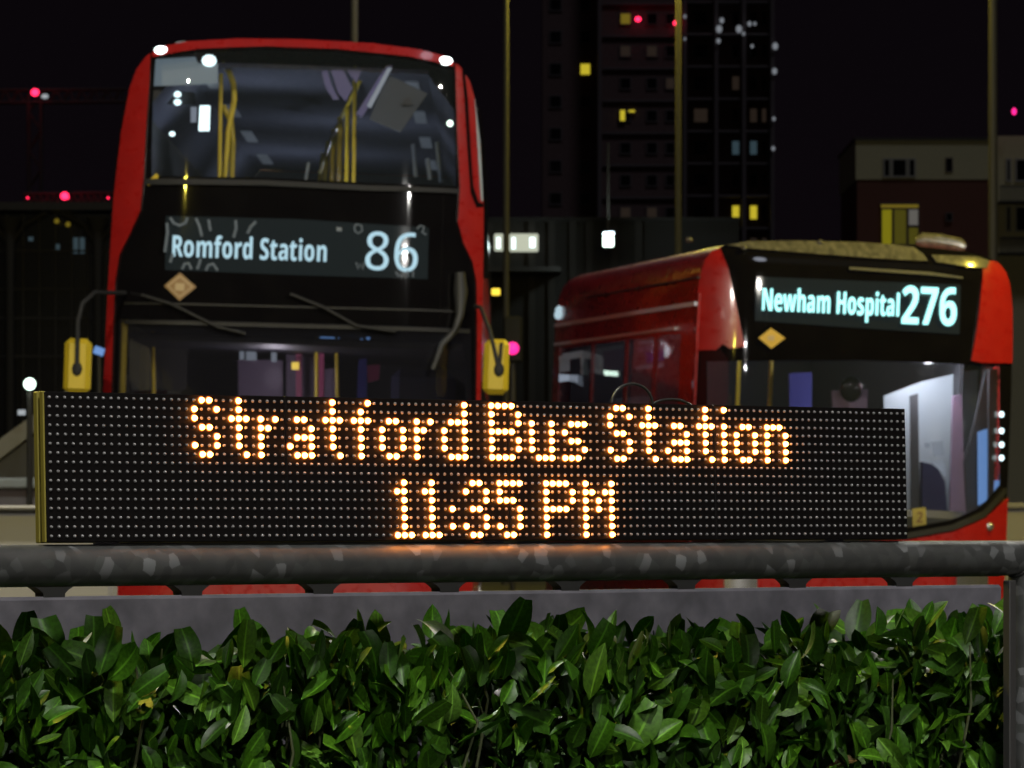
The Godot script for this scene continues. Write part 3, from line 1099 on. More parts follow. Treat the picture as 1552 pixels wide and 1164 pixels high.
	# wipers and the lines of the hood over the lower screen
	for q in [[215, 447, 262, 462, 330, 496, 372, 506], [440, 446, 490, 466, 540, 494, 600, 503]]:
		var pts := []
		for k in range(0, q.size(), 2):
			var w := inside(bus, q[k], q[k + 1], Z)
			pts.append(Vector3(w.x, w.y, zf.call(w.x, w.y) + 0.035))
		part_tube("wiper", pts, 0.013, M["trim_dark"], bus, 8)
	lay("hood_seam", [186, 457, 700, 470, 700, 473, 186, 460], bus, Z, front, 0.01, 0.01, M["trim_dark"], outline)
	lay("hood_seam", [186, 484, 712, 498, 712, 504, 186, 490], bus, Z, front, 0.018, 0.016, M["trim_dark"], outline)
	part_box("entrance_post", inside(bus, 186, 570, Z + 0.25), Vector3(0.045, 1.35, 0.03), 0.008, M["mirror_yellow"], bus)
	lay("amber_glint", [219, 277, 236, 262, 240, 266, 237, 273, 224, 281], bus, Z, front, 0.02, 0.02, M["mirror_yellow"], PackedVector2Array())  # yellow patch painted for a lamp reflection on the black corner
	# grey lamp arm that curves down over the right of the screen
	var armp := []
	for q in [[697, 412], [698, 440], [697, 476], [690, 500], [670, 522], [656, 560]]:
		var w := inside(bus, q[0], q[1], Z)
		armp.append(Vector3(w.x, w.y, zf.call(w.x, w.y) + 0.06))
	var ab := MB.new()
	ab.tube(armp, [0.035, 0.05, 0.03, 0.024, 0.022, 0.018], 10)
	obj("mirror_stem", ab.mesh(), M["stem_grey"], bus)
	# sides: dark panes, trims, wheels
	for s in [-1.0, 1.0]:
		var side := func(u: float, v: float, o: float) -> Vector3: return Vector3(s * (interp(half, v) + o), v, u)
		for row in [[2.95, 3.78, 7], [1.25, 2.05, 6]]:
			for k in row[2]:
				var w0: float = -0.75 - 9.4 * k / row[2]
				var w1: float = -0.75 - 9.4 * (k + 1) / row[2] + 0.07
				var b := MB.new()
				b.patch(PackedVector2Array([Vector2(w1, row[0]), Vector2(w0, row[0]), Vector2(w0, row[1]), Vector2(w1, row[1])]), [], side, 0.008, 0.008, 0.4)
				obj("side_window", b.mesh(), M["dark_window"], bus)
		var b2 := MB.new()
		b2.patch(PackedVector2Array([Vector2(-10.3, 3.86), Vector2(-0.5, 3.86), Vector2(-0.5, 3.92), Vector2(-10.3, 3.92)]), [], side, 0.02, 0.02, 0.6)
		obj("gutter", b2.mesh(), M["post_paint"], bus)
		var b3 := MB.new()
		b3.patch(PackedVector2Array([Vector2(-0.62, 2.75), Vector2(-0.42, 2.75), Vector2(-0.35, 3.9), Vector2(-0.5, 3.9)]), [], side, 0.03, 0.03, 0.2)
		obj("corner_trim", b3.mesh(), M["bus_black_gloss"], bus)
		for z in [-2.6, -8.2]:
			wheel(bus, s * 1.25, z, 0.48)
	# upper saloon
	part_box("upper_floor", Vector3(0, 2.42, -5.3), Vector3(2.36, 0.1, 9.9), 0.0, M["bus_lining_dark"], bus)
	part_box("ceiling", Vector3(0, 4.165, -5.35), Vector3(1.7, 0.03, 9.6), 0.0, M["bus_ceiling"], bus)
	for s in [-1.0, 1.0]:
		var cv := MB.new()
		cv.quad(Vector3(s * 0.84, 4.15, -0.55), Vector3(s * 1.1, 3.82, -0.55), Vector3(s * 1.1, 3.82, -10.2), Vector3(s * 0.84, 4.15, -10.2), Vector3(-s, -1, 0).normalized())
		obj("cove_panel", cv.mesh(), M["bus_ceiling"], bus)
		part_box("side_lining", Vector3(s * 1.12, 3.15, -5.3), Vector3(0.03, 1.36, 9.6), 0.0, M["bus_lining_dark"], bus)
		for k in 4:
			part_box("ceiling_light", Vector3(s * 0.72, 4.145, -1.6 - 2.4 * k), Vector3(0.09, 0.012, 1.0), 0.003, M["ceiling_strip"], bus)
	part_box("rear_lining", Vector3(0, 3.3, -10.25), Vector3(2.2, 1.7, 0.03), 0.0, M["bus_lining_dark"], bus)
	for k in 3:
		small_light(bus, Vector3(-0.4 if k != 1 else 0.2, 3.2, -1.5 - 3.2 * k), lin(0.75, 0.86, 1.0), [0.42, 0.36, 0.36][k])
	small_light(bus, Vector3(0.25, 3.42, -0.28), lin(0.75, 0.86, 1.0), 0.10, 0.05)  # unseen lamp added in front to brighten the posters and poles
	# seats
	for k in 7:
		for s in [-0.62, 0.62]:
			if k in [1, 2] and s > 0:
				continue
			part_box("seat_back", Vector3(s, 3.05, -1.7 - 1.15 * k), Vector3(0.85, 0.75, 0.1), 0.04, M["seat_fabric"], bus)
	# grab poles
	var z1 := Z + 0.75
	part_tube("grab_pole", [inside(bus, 340, 270, z1), inside(bus, 346, 200, z1), inside(bus, 355, 150, z1), inside(bus, 354, 128, z1), inside(bus, 347, 108, z1), inside(bus, 336, 95, z1)], 0.021, M["yellow_pole"], bus)
	part_tube("grab_pole", [inside(bus, 351, 272, z1 + 0.15), inside(bus, 353, 215, z1 + 0.15), inside(bus, 350, 185, z1 + 0.15), inside(bus, 338, 160, z1 + 0.15)], 0.020, M["yellow_pole"], bus)
	part_tube("grab_pole", [inside(bus, 333, 272, z1 - 0.1), inside(bus, 334, 180, z1 - 0.1), inside(bus, 335, 112, z1 - 0.1)], 0.014, M["yellow_pole"], bus)
	for q in [[536, 278, 538, 100, 0.014, 1.2], [526, 278, 527, 160, 0.018, 1.8], [514, 278, 516, 178, 0.022, 2.4], [503, 278, 507, 196, 0.022, 3.0], [492, 278, 498, 214, 0.02, 3.6], [484, 278, 490, 232, 0.018, 4.2]]:
		part_tube("grab_pole", [inside(bus, q[0], q[1], Z + q[5]), inside(bus, q[2], q[3], Z + q[5])], q[4], M["yellow_pole"], bus)
	part_tube("stair_rail", [inside(bus, 484, 262, Z + 4.2), inside(bus, 503, 208, Z + 3.0), inside(bus, 527, 160, Z + 1.8), inside(bus, 548, 118, Z + 1.2)], 0.014, M["yellow_pole"], bus)
	part_tube("grab_pole", [inside(bus, 463, 276, Z + 2.0), inside(bus, 468, 246, Z + 2.0)], 0.012, M["bus_lining_pale"], bus)
	# fittings that show through the upper screen
	board("lit_screen", [303, 160, 318, 160, 317, 198, 301, 198], Z + 2.2, 0.03, M["lamp_cool_white"], bus)
	board("lit_screen", [289, 162, 298, 162, 297, 185, 289, 185], Z + 2.2, 0.03, M["screen_pale"], bus)
	for q in [[317, 92, 0.042], [269, 143, 0.022], [269, 155, 0.022], [261, 203, 0.018]]:
		var lb := MB.new()
		lb.dome(inside(bus, q[0], q[1], Z + (0.3 if q[1] < 100 else 1.2)), Vector3(q[2] * 1.2, q[2], q[2]), 6, 10)
		obj("saloon_lamp_glint", lb.mesh(), M["lamp_cool_white"], bus)
	board("glowing_bulkhead", [232, 90, 296, 86, 300, 96, 330, 96, 330, 126, 300, 128, 232, 130], Z + 0.33, 0.02, M["panel_glow"], bus)  # pale bulkhead panel, its brightness put in as emission
	board("dark_bulkhead", [232, 137, 296, 140, 296, 158, 232, 158], Z + 1.25, 0.02, M["bus_lining_dark"], bus)
	board("side_poster", [560, 181, 586, 112, 648, 142, 607, 200], Z + 0.36, 0.03, M["poster_grey"], bus)
	board("poster_edge", [540, 172, 585, 100, 596, 98, 560, 160, 548, 178], Z + 0.34, 0.03, M["lining_violet"], bus)
	board("light_strip", [556, 160, 588, 102, 594, 103, 562, 164], Z + 0.32, 0.02, M["screen_pale"], bus)
	for q in [[487, 108, 496, 107, 502, 128, 514, 150, 505, 151, 493, 132], [502, 106, 520, 106, 534, 134, 524, 154, 512, 140], [526, 106, 548, 107, 540, 126]]:
		board("curved_poster", q, Z + 0.36, 0.02, M["lining_violet"], bus)
	board("ceiling_hatch", [612, 150, 622, 148, 622, 156, 628, 158, 610, 160], Z + 0.33, 0.02, M["bus_lining_dark"], bus)
	for q in [[626, 218, 630, 268], [648, 240, 652, 272], [662, 215, 668, 276]]:
		part_tube("window_post", [inside(bus, q[0], q[1], Z + 2.5), inside(bus, q[2], q[3], Z + 2.5)], 0.016, M["bus_lining_pale"], bus)
	var sl := MB.new()
	sl.dome(inside(bus, 682, 187, Z + 0.45), Vector3(0.022, 0.022, 0.02), 6, 10)
	obj("saloon_lamp_glint", sl.mesh(), M["lamp_white_green"], bus)  # white reflection in the upper screen, put in as a glowing dome
	# lower saloon and cab
	part_box("lower_floor", Vector3(0, 0.34, -5.3), Vector3(2.4, 0.08, 9.9), 0.0, M["bus_lining_dark"], bus)
	part_box("lower_ceiling", Vector3(0, 2.28, -5.35), Vector3(2.3, 0.05, 9.6), 0.0, M["bus_lining_dark"], bus)
	part_box("rear_bulkhead", Vector3(0, 1.3, -4.2), Vector3(2.3, 1.9, 0.04), 0.0, M["bus_lining_dark"], bus)
	small_light(bus, Vector3(-0.2, 2.05, -1.6), lin(0.92, 0.85, 1.0), 0.22)
	board("cab_screen_board", [361, 545, 428, 546, 428, 640, 362, 640], Z + 2.6, 0.03, M["lining_lilac"], bus)
	for q in [[363, 530, 370, 530, 370, 545, 363, 545], [373, 530, 388, 530, 389, 546, 373, 546], [411, 529, 419, 529, 419, 549, 411, 548]]:
		board("lit_white_panel", q, Z + 2.3, 0.02, M["screen_pale"], bus)  # small white panels that glow
	board("cab_header", [370, 513, 414, 513, 414, 520, 370, 520], Z + 2.4, 0.03, M["lining_pink"], bus)
	board("assault_screen", [434, 524, 462, 520, 478, 516, 478, 640, 434, 640], Z + 2.7, 0.03, M["lining_lilac"], bus)
	board("pink_pole_cover", [448, 526, 457, 526, 458, 640, 449, 640], Z + 2.4, 0.03, M["lining_pink"], bus)
	board("pink_pole_cover", [482, 528, 491, 527, 490, 640, 482, 640], Z + 2.2, 0.03, M["lining_pink"], bus)
	board("yellow_lamp", [442, 549, 453, 549, 453, 560, 442, 560], Z + 2.1, 0.02, M["lamp_amber"], bus)
	board("lilac_partition", [492, 560, 508, 558, 512, 640, 492, 640], Z + 2.5, 0.03, M["lining_lilac"], bus)
	board("lit_header", [485, 509, 514, 509, 514, 515, 485, 514], Z + 2.0, 0.02, M["screen_blue"], bus)
	board("blue_partition", [543, 545, 556, 543, 556, 640, 540, 640], Z + 2.6, 0.03, M["lining_blue"], bus)
	board("pink_seat", [556, 554, 576, 552, 574, 575, 558, 580], Z + 2.5, 0.05, M["lining_pink"], bus)
	for q in [[534, 526, 0.03], [548, 516, 0.014], [558, 512, 0.016], [543, 529, 0.014]]:
		var lb := MB.new()
		lb.dome(inside(bus, q[0], q[1], Z + 1.8), Vector3(q[2], q[2], 0.012), 5, 10)
		obj("cab_lamp_glint", lb.mesh(), M["screen_blue"], bus)
	for q in [[480, 560, 480, 640], [510, 570, 512, 640], [232, 560, 234, 640]]:
		part_tube("grab_pole", [inside(bus, q[0], q[1] - 60, Z + 2.0), inside(bus, q[2], q[3], Z + 2.0)], 0.014, M["yellow_pole"], bus)
	board("notice_board", [196, 512, 285, 515, 282, 590, 196, 592], Z + 2.2, 0.02, M["post_paint"], bus)
	# driver's seat and steering wheel
	part_box("driver_seat", inside(bus, 640, 640, Z + 1.5), Vector3(0.46, 0.75, 0.14), 0.06, M["seat_fabric"], bus)
	var ring := []
	var rr := []
	var sc := inside(bus, 640, 660, Z + 0.8)
	for k in 25:
		var a := TAU * k / 24.0
		ring.append(sc + Vector3(cos(a) * 0.23, sin(a) * 0.14, sin(a) * -0.18))
		rr.append(0.016)
	var sw := MB.new()
	sw.tube(ring, rr, 8, false)
	obj("steering_wheel", sw.mesh(), M["rubber_black"], bus)
	part_box("dashboard", inside(bus, 446, 760, Z + 0.55), Vector3(2.3, 0.3, 0.45), 0.08, M["bus_lining_dark"], bus)


func build_single_decker() -> void:
	var Z := 36.6
	var bus := thing("single_decker_bus", "red single decker bus on route 276 with lit blind reading Newham Hospital", "bus", at(1288, 992.6, Z))
	bus.rotation = Vector3(deg_to_rad(0.7), deg_to_rad(10.0), -deg_to_rad(2.0))
	var half := [[0.25, 1.285], [1.0, 1.29], [2.0, 1.295], [2.6, 1.29], [2.8, 1.285], [2.96, 1.265], [3.07, 1.23], [3.14, 1.17], [3.19, 1.07], [3.225, 0.9], [3.25, 0.5], [3.262, 0.0]]
	var outline := outline_of(half)
	var zf := func(x: float, y: float) -> float:
		var z := -0.17 * pow(maxf(0.0, absf(x) - 0.8) / 0.45, 2.0)
		z -= 0.12 * pow(maxf(0.0, y - 2.0) / 1.2, 2.0) + 1.5 * pow(maxf(0.0, y - 2.98), 2.0)
		return z
	var front := func(u: float, v: float, o: float) -> Vector3: return Vector3(u, v, zf.call(u, v) + o)
	var L := -6.3
	obj("body", shell(outline, zf, L, 2.8).mesh(), M["bus_red_paint"], bus)
	var low := local_poly([1068, 548, 1300, 546, 1480, 552, 1533, 555, 1535, 735, 1500, 768, 1450, 788, 1380, 800, 1200, 806, 1068, 800], bus, Z)
	var ol := outline
	var cl = Geometry2D.intersect_polygons(low, ol)[0]
	var fm := MB.new()
	fm.patch(outline, [cl], front, 0.0, 0.03)
	obj("front_panel", fm.mesh(), M["bus_black_gloss"], bus)
	var lg := MB.new()
	lg.patch(cl, [], front, -0.004, 0.006)
	obj("windscreen", lg.mesh(), M["bus_glass"], bus)
	lay("front_pillar", [1030, 350, 1072, 360, 1092, 376, 1101, 410, 1108, 450, 1115, 490, 1121, 526, 1100, 529, 1090, 522, 1080, 531, 1030, 531], bus, Z, front, 0.016, 0.016, M["bus_red_paint"], outline)
	lay("front_pillar", [1560, 380, 1530, 392, 1508, 392, 1500, 440, 1492, 490, 1480, 546, 1500, 549, 1560, 549], bus, Z, front, 0.016, 0.016, M["bus_red_paint"], outline)
	lay("roof_sheen_front", [1092, 352, 1240, 358, 1330, 364, 1398, 372, 1410, 382, 1417, 394, 1330, 390, 1240, 384, 1130, 376, 1100, 370], bus, Z, front, 0.02, 0.02, M["roof_sheen"], outline)  # patch painted for the yellow lamp reflecting in the roof front
	lay("roof_corner", [1424, 384, 1500, 386, 1520, 392, 1512, 404, 1480, 402, 1430, 395], bus, Z, front, 0.02, 0.02, M["roof_sheen"], outline)
	lay("bumper", [1040, 822, 1200, 826, 1380, 818, 1450, 806, 1505, 786, 1560, 748, 1560, 950, 1040, 950], bus, Z, front, 0.03, 0.03, M["bus_red_paint"], outline)
	lay("screen_rim", [1060, 806, 1200, 813, 1380, 808, 1450, 796, 1503, 775, 1545, 740, 1545, 748, 1505, 784, 1450, 804, 1380, 816, 1200, 822, 1060, 815], bus, Z, front, 0.035, 0.035, M["rubber_black"], outline)
	lay("lower_skirt", [1040, 950, 1560, 950, 1560, 985, 1040, 985], bus, Z, front, 0.02, 0.02, M["rubber_black"], outline)
	for s in [[1090, 1140, 868], [1455, 1510, 868]]:
		lay("headlight", [s[0], s[2], s[1], s[2], s[1], s[2] + 36, s[0], s[2] + 36], bus, Z, front, 0.045, 0.02, M["chrome"], outline)
	var fl := MB.new()
	var fp := inside(bus, 1513, 799, Z)
	fl.dome(Vector3(fp.x, fp.y, zf.call(fp.x, fp.y) + 0.03), Vector3(0.035, 0.035, 0.02), 5, 10, Basis(), false)
	obj("fog_lamp", fl.mesh(), M["chrome"], bus)
	lay("brow_seam", [1290, 404, 1420, 411, 1470, 418, 1470, 421, 1420, 416, 1290, 408], bus, Z, front, 0.012, 0.012, M["post_paint"], outline)
	# destination display
	var dg := lay("destination_display", [1142, 420, 1300, 425, 1466, 430, 1462, 506, 1300, 497, 1138, 487], bus, Z, front, 0.004, 0.004, M["display_text_spill"], outline)
	var w0 := inside(bus, 1149, 471, Z)
	var zt: float = zf.call(0.0, w0.y + 0.1) + 0.035
	put_text("Newham Hospital", 0.172, 1.105, 0.005, M["display_text_bright"], dg, "destination_text", Transform3D(Basis(), Vector3(w0.x, w0.y, zt)))
	var w1 := inside(bus, 1369, 490, Z)
	put_text("276", 0.295, 0.445, 0.005, M["display_text_bright"], dg, "route_number", Transform3D(Basis(), Vector3(w1.x, w1.y, zt)))
	var em := lay("emblem", [1143, 513, 1163, 498, 1185, 513, 1163, 529], bus, Z, front, 0.012, 0.012, M["emblem_gold"], PackedVector2Array())
	lay("emblem_mark", [1158, 509, 1168, 509.5, 1167, 517, 1157, 516], bus, Z, front, 0.015, 0.003, M["emblem_pale"], PackedVector2Array(), em)
	# roof fittings
	var pod := MB.new()
	pod.tube([inside(bus, 1388, 366, Z + 1.0), inside(bus, 1398, 365, Z + 1.0), inside(bus, 1425, 368, Z + 1.0), inside(bus, 1455, 374, Z + 1.0), inside(bus, 1462, 376, Z + 1.0)], [0.03, 0.07, 0.075, 0.07, 0.04], 14)
	obj("roof_pod", pod.mesh(), M["roof_sheen"], bus)
	for q in [[1052, 362], [1127, 376], [1250, 366]]:
		var md := MB.new()
		var p := inside(bus, q[0], q[1], Z)
		md.dome(Vector3(p.x, p.y, zf.call(p.x, p.y) + 0.015), Vector3(0.03, 0.022, 0.03), 5, 10)
		obj("roof_lamp", md.mesh(), M["roof_sheen"], bus)
	# left side with window openings
	var inv := bus.transform.affine_inverse()
	var eye := inv * Vector3(0, EYE, 0)
	var on_side := func(px: float, py: float) -> Vector2:
		var d := inv * at(px, py, 30.0) - eye
		var k := (-1.295 - eye.x) / d.x
		var w := eye + d * k
		return Vector2(w.z, w.y)
	var side := func(u: float, v: float, o: float) -> Vector3: return Vector3(-(interp(half, v) + o), v, u)
	var top0: Vector2 = on_side.call(1030, 484)
	var top1: Vector2 = on_side.call(836, 519)
	var yt := minf(2.5, (top0.y + top1.y) * 0.5)
	var panes := []
	for q in [[-0.75, -1.7], [-1.8, -2.9], [-3.0, -4.4], [-4.5, -6.0]]:
		panes.append(PackedVector2Array([Vector2(q[1], 1.2), Vector2(q[0], 1.2), Vector2(q[0], yt), Vector2(q[1], yt)]))
	var sb := MB.new()
	var z0: float = zf.call(1.25, 1.5)
	sb.patch(PackedVector2Array([Vector2(L, 0.25), Vector2(z0, 0.25), Vector2(z0, 2.8), Vector2(L, 2.8)]), panes, side, 0.0, 0.02, 0.3)
	obj("side_panel", sb.mesh(), M["bus_red_paint"], bus)
	for p in panes:
		var pb := MB.new()
		pb.patch(p, [], side, -0.004, 0.005, 0.5)
		obj("side_window", pb.mesh(), M["bus_glass_tinted"], bus)
	var rside := func(u: float, v: float, o: float) -> Vector3: return Vector3(interp(half, v) + o, v, u)
	for p in panes:
		var pb := MB.new()
		pb.patch(p, [], rside, 0.008, 0.008, 0.5)
		obj("side_window", pb.mesh(), M["dark_window"], bus)
	var trim := func(called: String, y: float, h: float, m: String, u0: float, u1: float) -> void:
		var tb := MB.new()
		tb.patch(PackedVector2Array([Vector2(u1, y), Vector2(u0, y), Vector2(u0, y + h), Vector2(u1, y + h)]), [], side, 0.025, 0.025, 0.6)
		obj(called, tb.mesh(), M[m], bus)
	trim.call("side_trim", yt + 0.20, 0.034, "trim_sheen", -0.2, L + 0.05)
	trim.call("side_trim", yt + 0.03, 0.026, "trim_sheen", -0.9, L + 0.1)
	trim.call("side_trim", yt + 0.42, 0.012, "bus_lining_dark", -0.2, L + 1.4)
	for q in [[846, 477, 0.07], [838, 472, 0.05]]:
		var p: Vector2 = on_side.call(q[0], q[1])
		var mb := MB.new()
		mb.dome(Vector3(-interp(half, p.y) - 0.01, p.y, maxf(p.x, L + 0.15)), Vector3(0.03, 0.045, q[2] * 2.0), 6, 10)
		obj("rear_highlight", mb.mesh(), M["highlight_glow"], bus)  # bright highlight near the rear corner, put in as glowing domes
	for s in [-1.0, 1.0]:
		for z in [-1.9, -5.1]:
			wheel(bus, s * 1.24, z, 0.45)
	# saloon
	part_box("floor", Vector3(0, 0.34, L / 2), Vector3(2.36, 0.06, -L - 0.5), 0.0, M["bus_lining_dark"], bus)
	part_box("ceiling", Vector3(0, 2.78, L / 2 - 0.1), Vector3(2.3, 0.04, -L - 0.7), 0.0, M["bus_lining_dark"], bus)
	part_box("rear_lining", Vector3(0, 1.6, L + 0.12), Vector3(2.3, 2.3, 0.03), 0.0, M["bus_lining_dark"], bus)
	part_box("off_side_lining", Vector3(1.1, 1.6, L / 2 - 0.4), Vector3(0.03, 2.3, -L - 1.2), 0.0, M["bus_lining_dark"], bus)
	small_light(bus, Vector3(-0.6, 2.5, -2.4), lin(0.85, 0.88, 1.0), 0.16)
	small_light(bus, Vector3(-0.5, 2.5, -5.4), lin(0.85, 0.88, 1.0), 0.16)
	small_light(bus, Vector3(0.75, 2.3, -0.75), lin(0.92, 0.95, 1.0), 0.75)
	for q in [[-1.9, -0.62], [-3.2, -0.62], [-4.3, -0.62], [-5.3, -0.62], [-3.2, 0.62], [-4.3, 0.62], [-5.3, 0.62]]:
		part_box("seat_back", Vector3(q[1], 1.15, q[0]), Vector3(0.85, 0.8, 0.1), 0.04, M["seat_fabric"], bus)
	for z in [-1.8, -3.0, -4.9]:
		part_tube("grab_pole", [Vector3(-0.3, 0.4, z), Vector3(-0.3, 2.75, z)], 0.018, M["yellow_pole"], bus)
	# boards behind the side windows
	board("pale_notice_frame", [852, 536, 950, 521, 950, 532, 852, 546], Z + 4.6, 0.03, M["bus_lining_pale"], bus)
	board("pale_notice_frame", [848, 540, 864, 538, 864, 562, 848, 565], Z + 4.62, 0.03, M["bus_lining_pale"], bus)
	board("pale_notice_frame", [880, 541, 890, 540, 892, 560, 882, 562], Z + 4.6, 0.03, M["bus_lining_pale"], bus)
	board("pale_notice_frame", [907, 537, 914, 536, 914, 556, 908, 557], Z + 4.6, 0.03, M["bus_lining_pale"], bus)
	board("pale_notice_frame", [880, 561, 914, 558, 914, 566, 882, 569], Z + 4.58, 0.03, M["bus_lining_pale"], bus)
	board("lilac_board", [914, 533, 950, 528, 950, 560, 914, 563], Z + 4.65, 0.03, M["lining_lilac"], bus)
	board("pale_notice_frame", [968, 517, 1008, 514, 1008, 519, 968, 522], Z + 2.8, 0.03, M["bus_lining_pale"], bus)
	board("blue_notice", [978, 534, 1007, 530, 1007, 546, 981, 550], Z + 2.8, 0.03, M["lining_blue"], bus)
	board("pale_notice_frame", [966, 526, 1008, 521, 1008, 530, 966, 534], Z + 2.82, 0.03, M["lining_lilac"], bus)
	board("pale_notice_frame", [964, 555, 1008, 550, 1008, 557, 964, 561], Z + 2.8, 0.03, M["bus_lining_pale"], bus)
	board("pale_notice_frame", [1016, 506, 1050, 504, 1050, 513, 1018, 515], Z + 1.6, 0.03, M["bus_lining_pale"], bus)
	board("grey_partition", [1030, 514, 1050, 513, 1050, 660, 1030, 660], Z + 1.65, 0.03, M["lining_lilac"], bus)
	board("lit_strip", [915, 561, 937, 563, 938, 570, 917, 569], Z + 4.3, 0.03, M["lamp_white_green"], bus)
	board("lit_strip", [848, 567, 884, 569, 885, 586, 876, 582, 872, 576, 848, 579], Z + 5.2, 0.03, M["screen_pale"], bus)
	board("lit_strip", [1040, 584, 1047, 584, 1047, 598, 1040, 598], Z + 1.4, 0.03, M["lamp_amber"], bus)
	board("pale_panel", [925, 606, 960, 601, 992, 600, 975, 625, 925, 625], Z + 3.8, 0.04, M["bus_lining_pale"], bus)
	# what the windscreen shows of the cab
	board("cab_partition", [1340, 600, 1400, 578, 1470, 562, 1532, 556, 1532, 780, 1340, 800], Z + 1.25, 0.03, M["bus_lining_pale"], bus)
	board("cab_door", [1380, 600, 1392, 596, 1396, 790, 1382, 790], Z + 0.98, 0.03, M["bus_lining_dark"], bus)
	board("dark_pillar", [1444, 600, 1458, 598, 1466, 790, 1440, 790], Z + 0.98, 0.03, M["lining_lilac"], bus)
	board("cab_seat", [1398, 700, 1420, 705, 1434, 730, 1440, 800, 1398, 800], Z + 0.9, 0.08, M["seat_fabric"], bus)
	board("dark_pillar", [1462, 700, 1478, 640, 1496, 560, 1512, 556, 1500, 640, 1483, 790, 1468, 790], Z + 0.95, 0.05, M["bus_lining_dark"], bus)
	board("blue_screen", [1483, 655, 1497, 650, 1498, 758, 1484, 766], Z + 0.85, 0.03, M["screen_blue"], bus)
	board("dark_pillar", [1499, 560, 1514, 558, 1514, 780, 1499, 780], Z + 0.8, 0.04, M["bus_lining_dark"], bus)
	board("pale_fitting", [1412, 670, 1430, 668, 1432, 690, 1416, 692], Z + 0.85, 0.02, M["screen_pale"], bus)
	board("pale_fitting", [1402, 671, 1410, 671, 1410, 679, 1402, 679], Z + 0.85, 0.02, M["screen_pale"], bus)
	board("pale_fitting", [1412, 698, 1433, 700, 1434, 722, 1428, 714, 1414, 704], Z + 0.85, 0.02, M["screen_pale"], bus)
	board("pale_fitting", [1508, 728, 1519, 728, 1519, 752, 1507, 752], Z + 0.6, 0.02, M["screen_blue"], bus)
	for y in [628, 653, 674, 694]:
		var db := MB.new()
		db.dome(inside(bus, 1518, y, Z + 0.3), Vector3(0.02, 0.024, 0.02), 5, 10)
		obj("cab_lamp_glint", db.mesh(), M["lamp_cool_white"], bus)  # white reflections at the screen edge, put in as glowing domes
	board("violet_panel", [1196, 566, 1232, 564, 1232, 640, 1198, 640], Z + 1.5, 0.03, M["lining_blue"], bus)
	var rm := MB.new()
	rm.dome(inside(bus, 1290, 590, Z + 0.35), Vector3(0.095, 0.105, 0.05), 8, 16)
	obj("round_mirror", rm.mesh(), M["dark_window"], bus)
	board("mirror_base", [1262, 592, 1318, 590, 1316, 640, 1264, 640], Z + 0.7, 0.05, M["lining_lilac"], bus)
	part_box("dashboard", inside(bus, 1290, 790, Z + 0.5), Vector3(2.25, 0.22, 0.4), 0.06, M["bus_lining_dark"], bus)
	var pl := board("number_card", [1383, 771, 1404, 769, 1405, 797, 1384, 799], Z + 0.2, 0.01, M["plate_yellow"], bus)
	var pw := inside(bus, 1389, 792, Z + 0.2)
	put_text("2", 0.085, 0.05, 0.003, M["emblem_bronze"], pl, "card_number", Transform3D(Basis(), pw + Vector3(0, 0, 0.002)))


# ---------------------------------------------------------------- surroundings
func flat_box(called: String, px0: float, py0: float, px1: float, py1: float, z: float, deep: float, m: Material, parent: Node, bev := 0.0) -> MeshInstance3D:
	# an upright box whose front face covers a rectangle of the photo at distance z; parents of these stand at the origin
	var a := at(px0, py1, z)
	var b := at(px1, py0, z)
	return part_box(called, Vector3((a.x + b.x) / 2, (a.y + b.y) / 2, -z - deep / 2), Vector3(b.x - a.x, b.y - a.y, deep), bev, m, parent)


func window(px0: float, py0: float, px1: float, py1: float, z: float, pane: Material, frame: Material, parent: Node, bar := 0.06, mullions := 0) -> void:
	var a := at(px0, py1, z)
	var b := at(px1, py0, z)
	var f := MB.new()
	f.box(Vector3((a.x + b.x) / 2, a.y + bar / 2, -z + 0.03), Vector3(b.x - a.x, bar, 0.1))
	f.box(Vector3((a.x + b.x) / 2, b.y - bar / 2, -z + 0.03), Vector3(b.x - a.x, bar, 0.1))
	for x in [a.x + bar / 2, b.x - bar / 2]:
		f.box(Vector3(x, (a.y + b.y) / 2, -z + 0.03), Vector3(bar, b.y - a.y - 2 * bar, 0.1))
	for k in mullions:
		f.box(Vector3(lerpf(a.x, b.x, (k + 1.0) / (mullions + 1)), (a.y + b.y) / 2, -z + 0.03), Vector3(bar * 0.8, b.y - a.y - 2 * bar, 0.08))
	var w := obj("window", f.mesh(), frame, parent)
	part_box("lit_window_pane" if pane.emission_enabled else "pane", Vector3((a.x + b.x) / 2, (a.y + b.y) / 2, -z + 0.012), Vector3(b.x - a.x - 0.02, b.y - a.y - 0.02, 0.02), 0.0, pane, w)


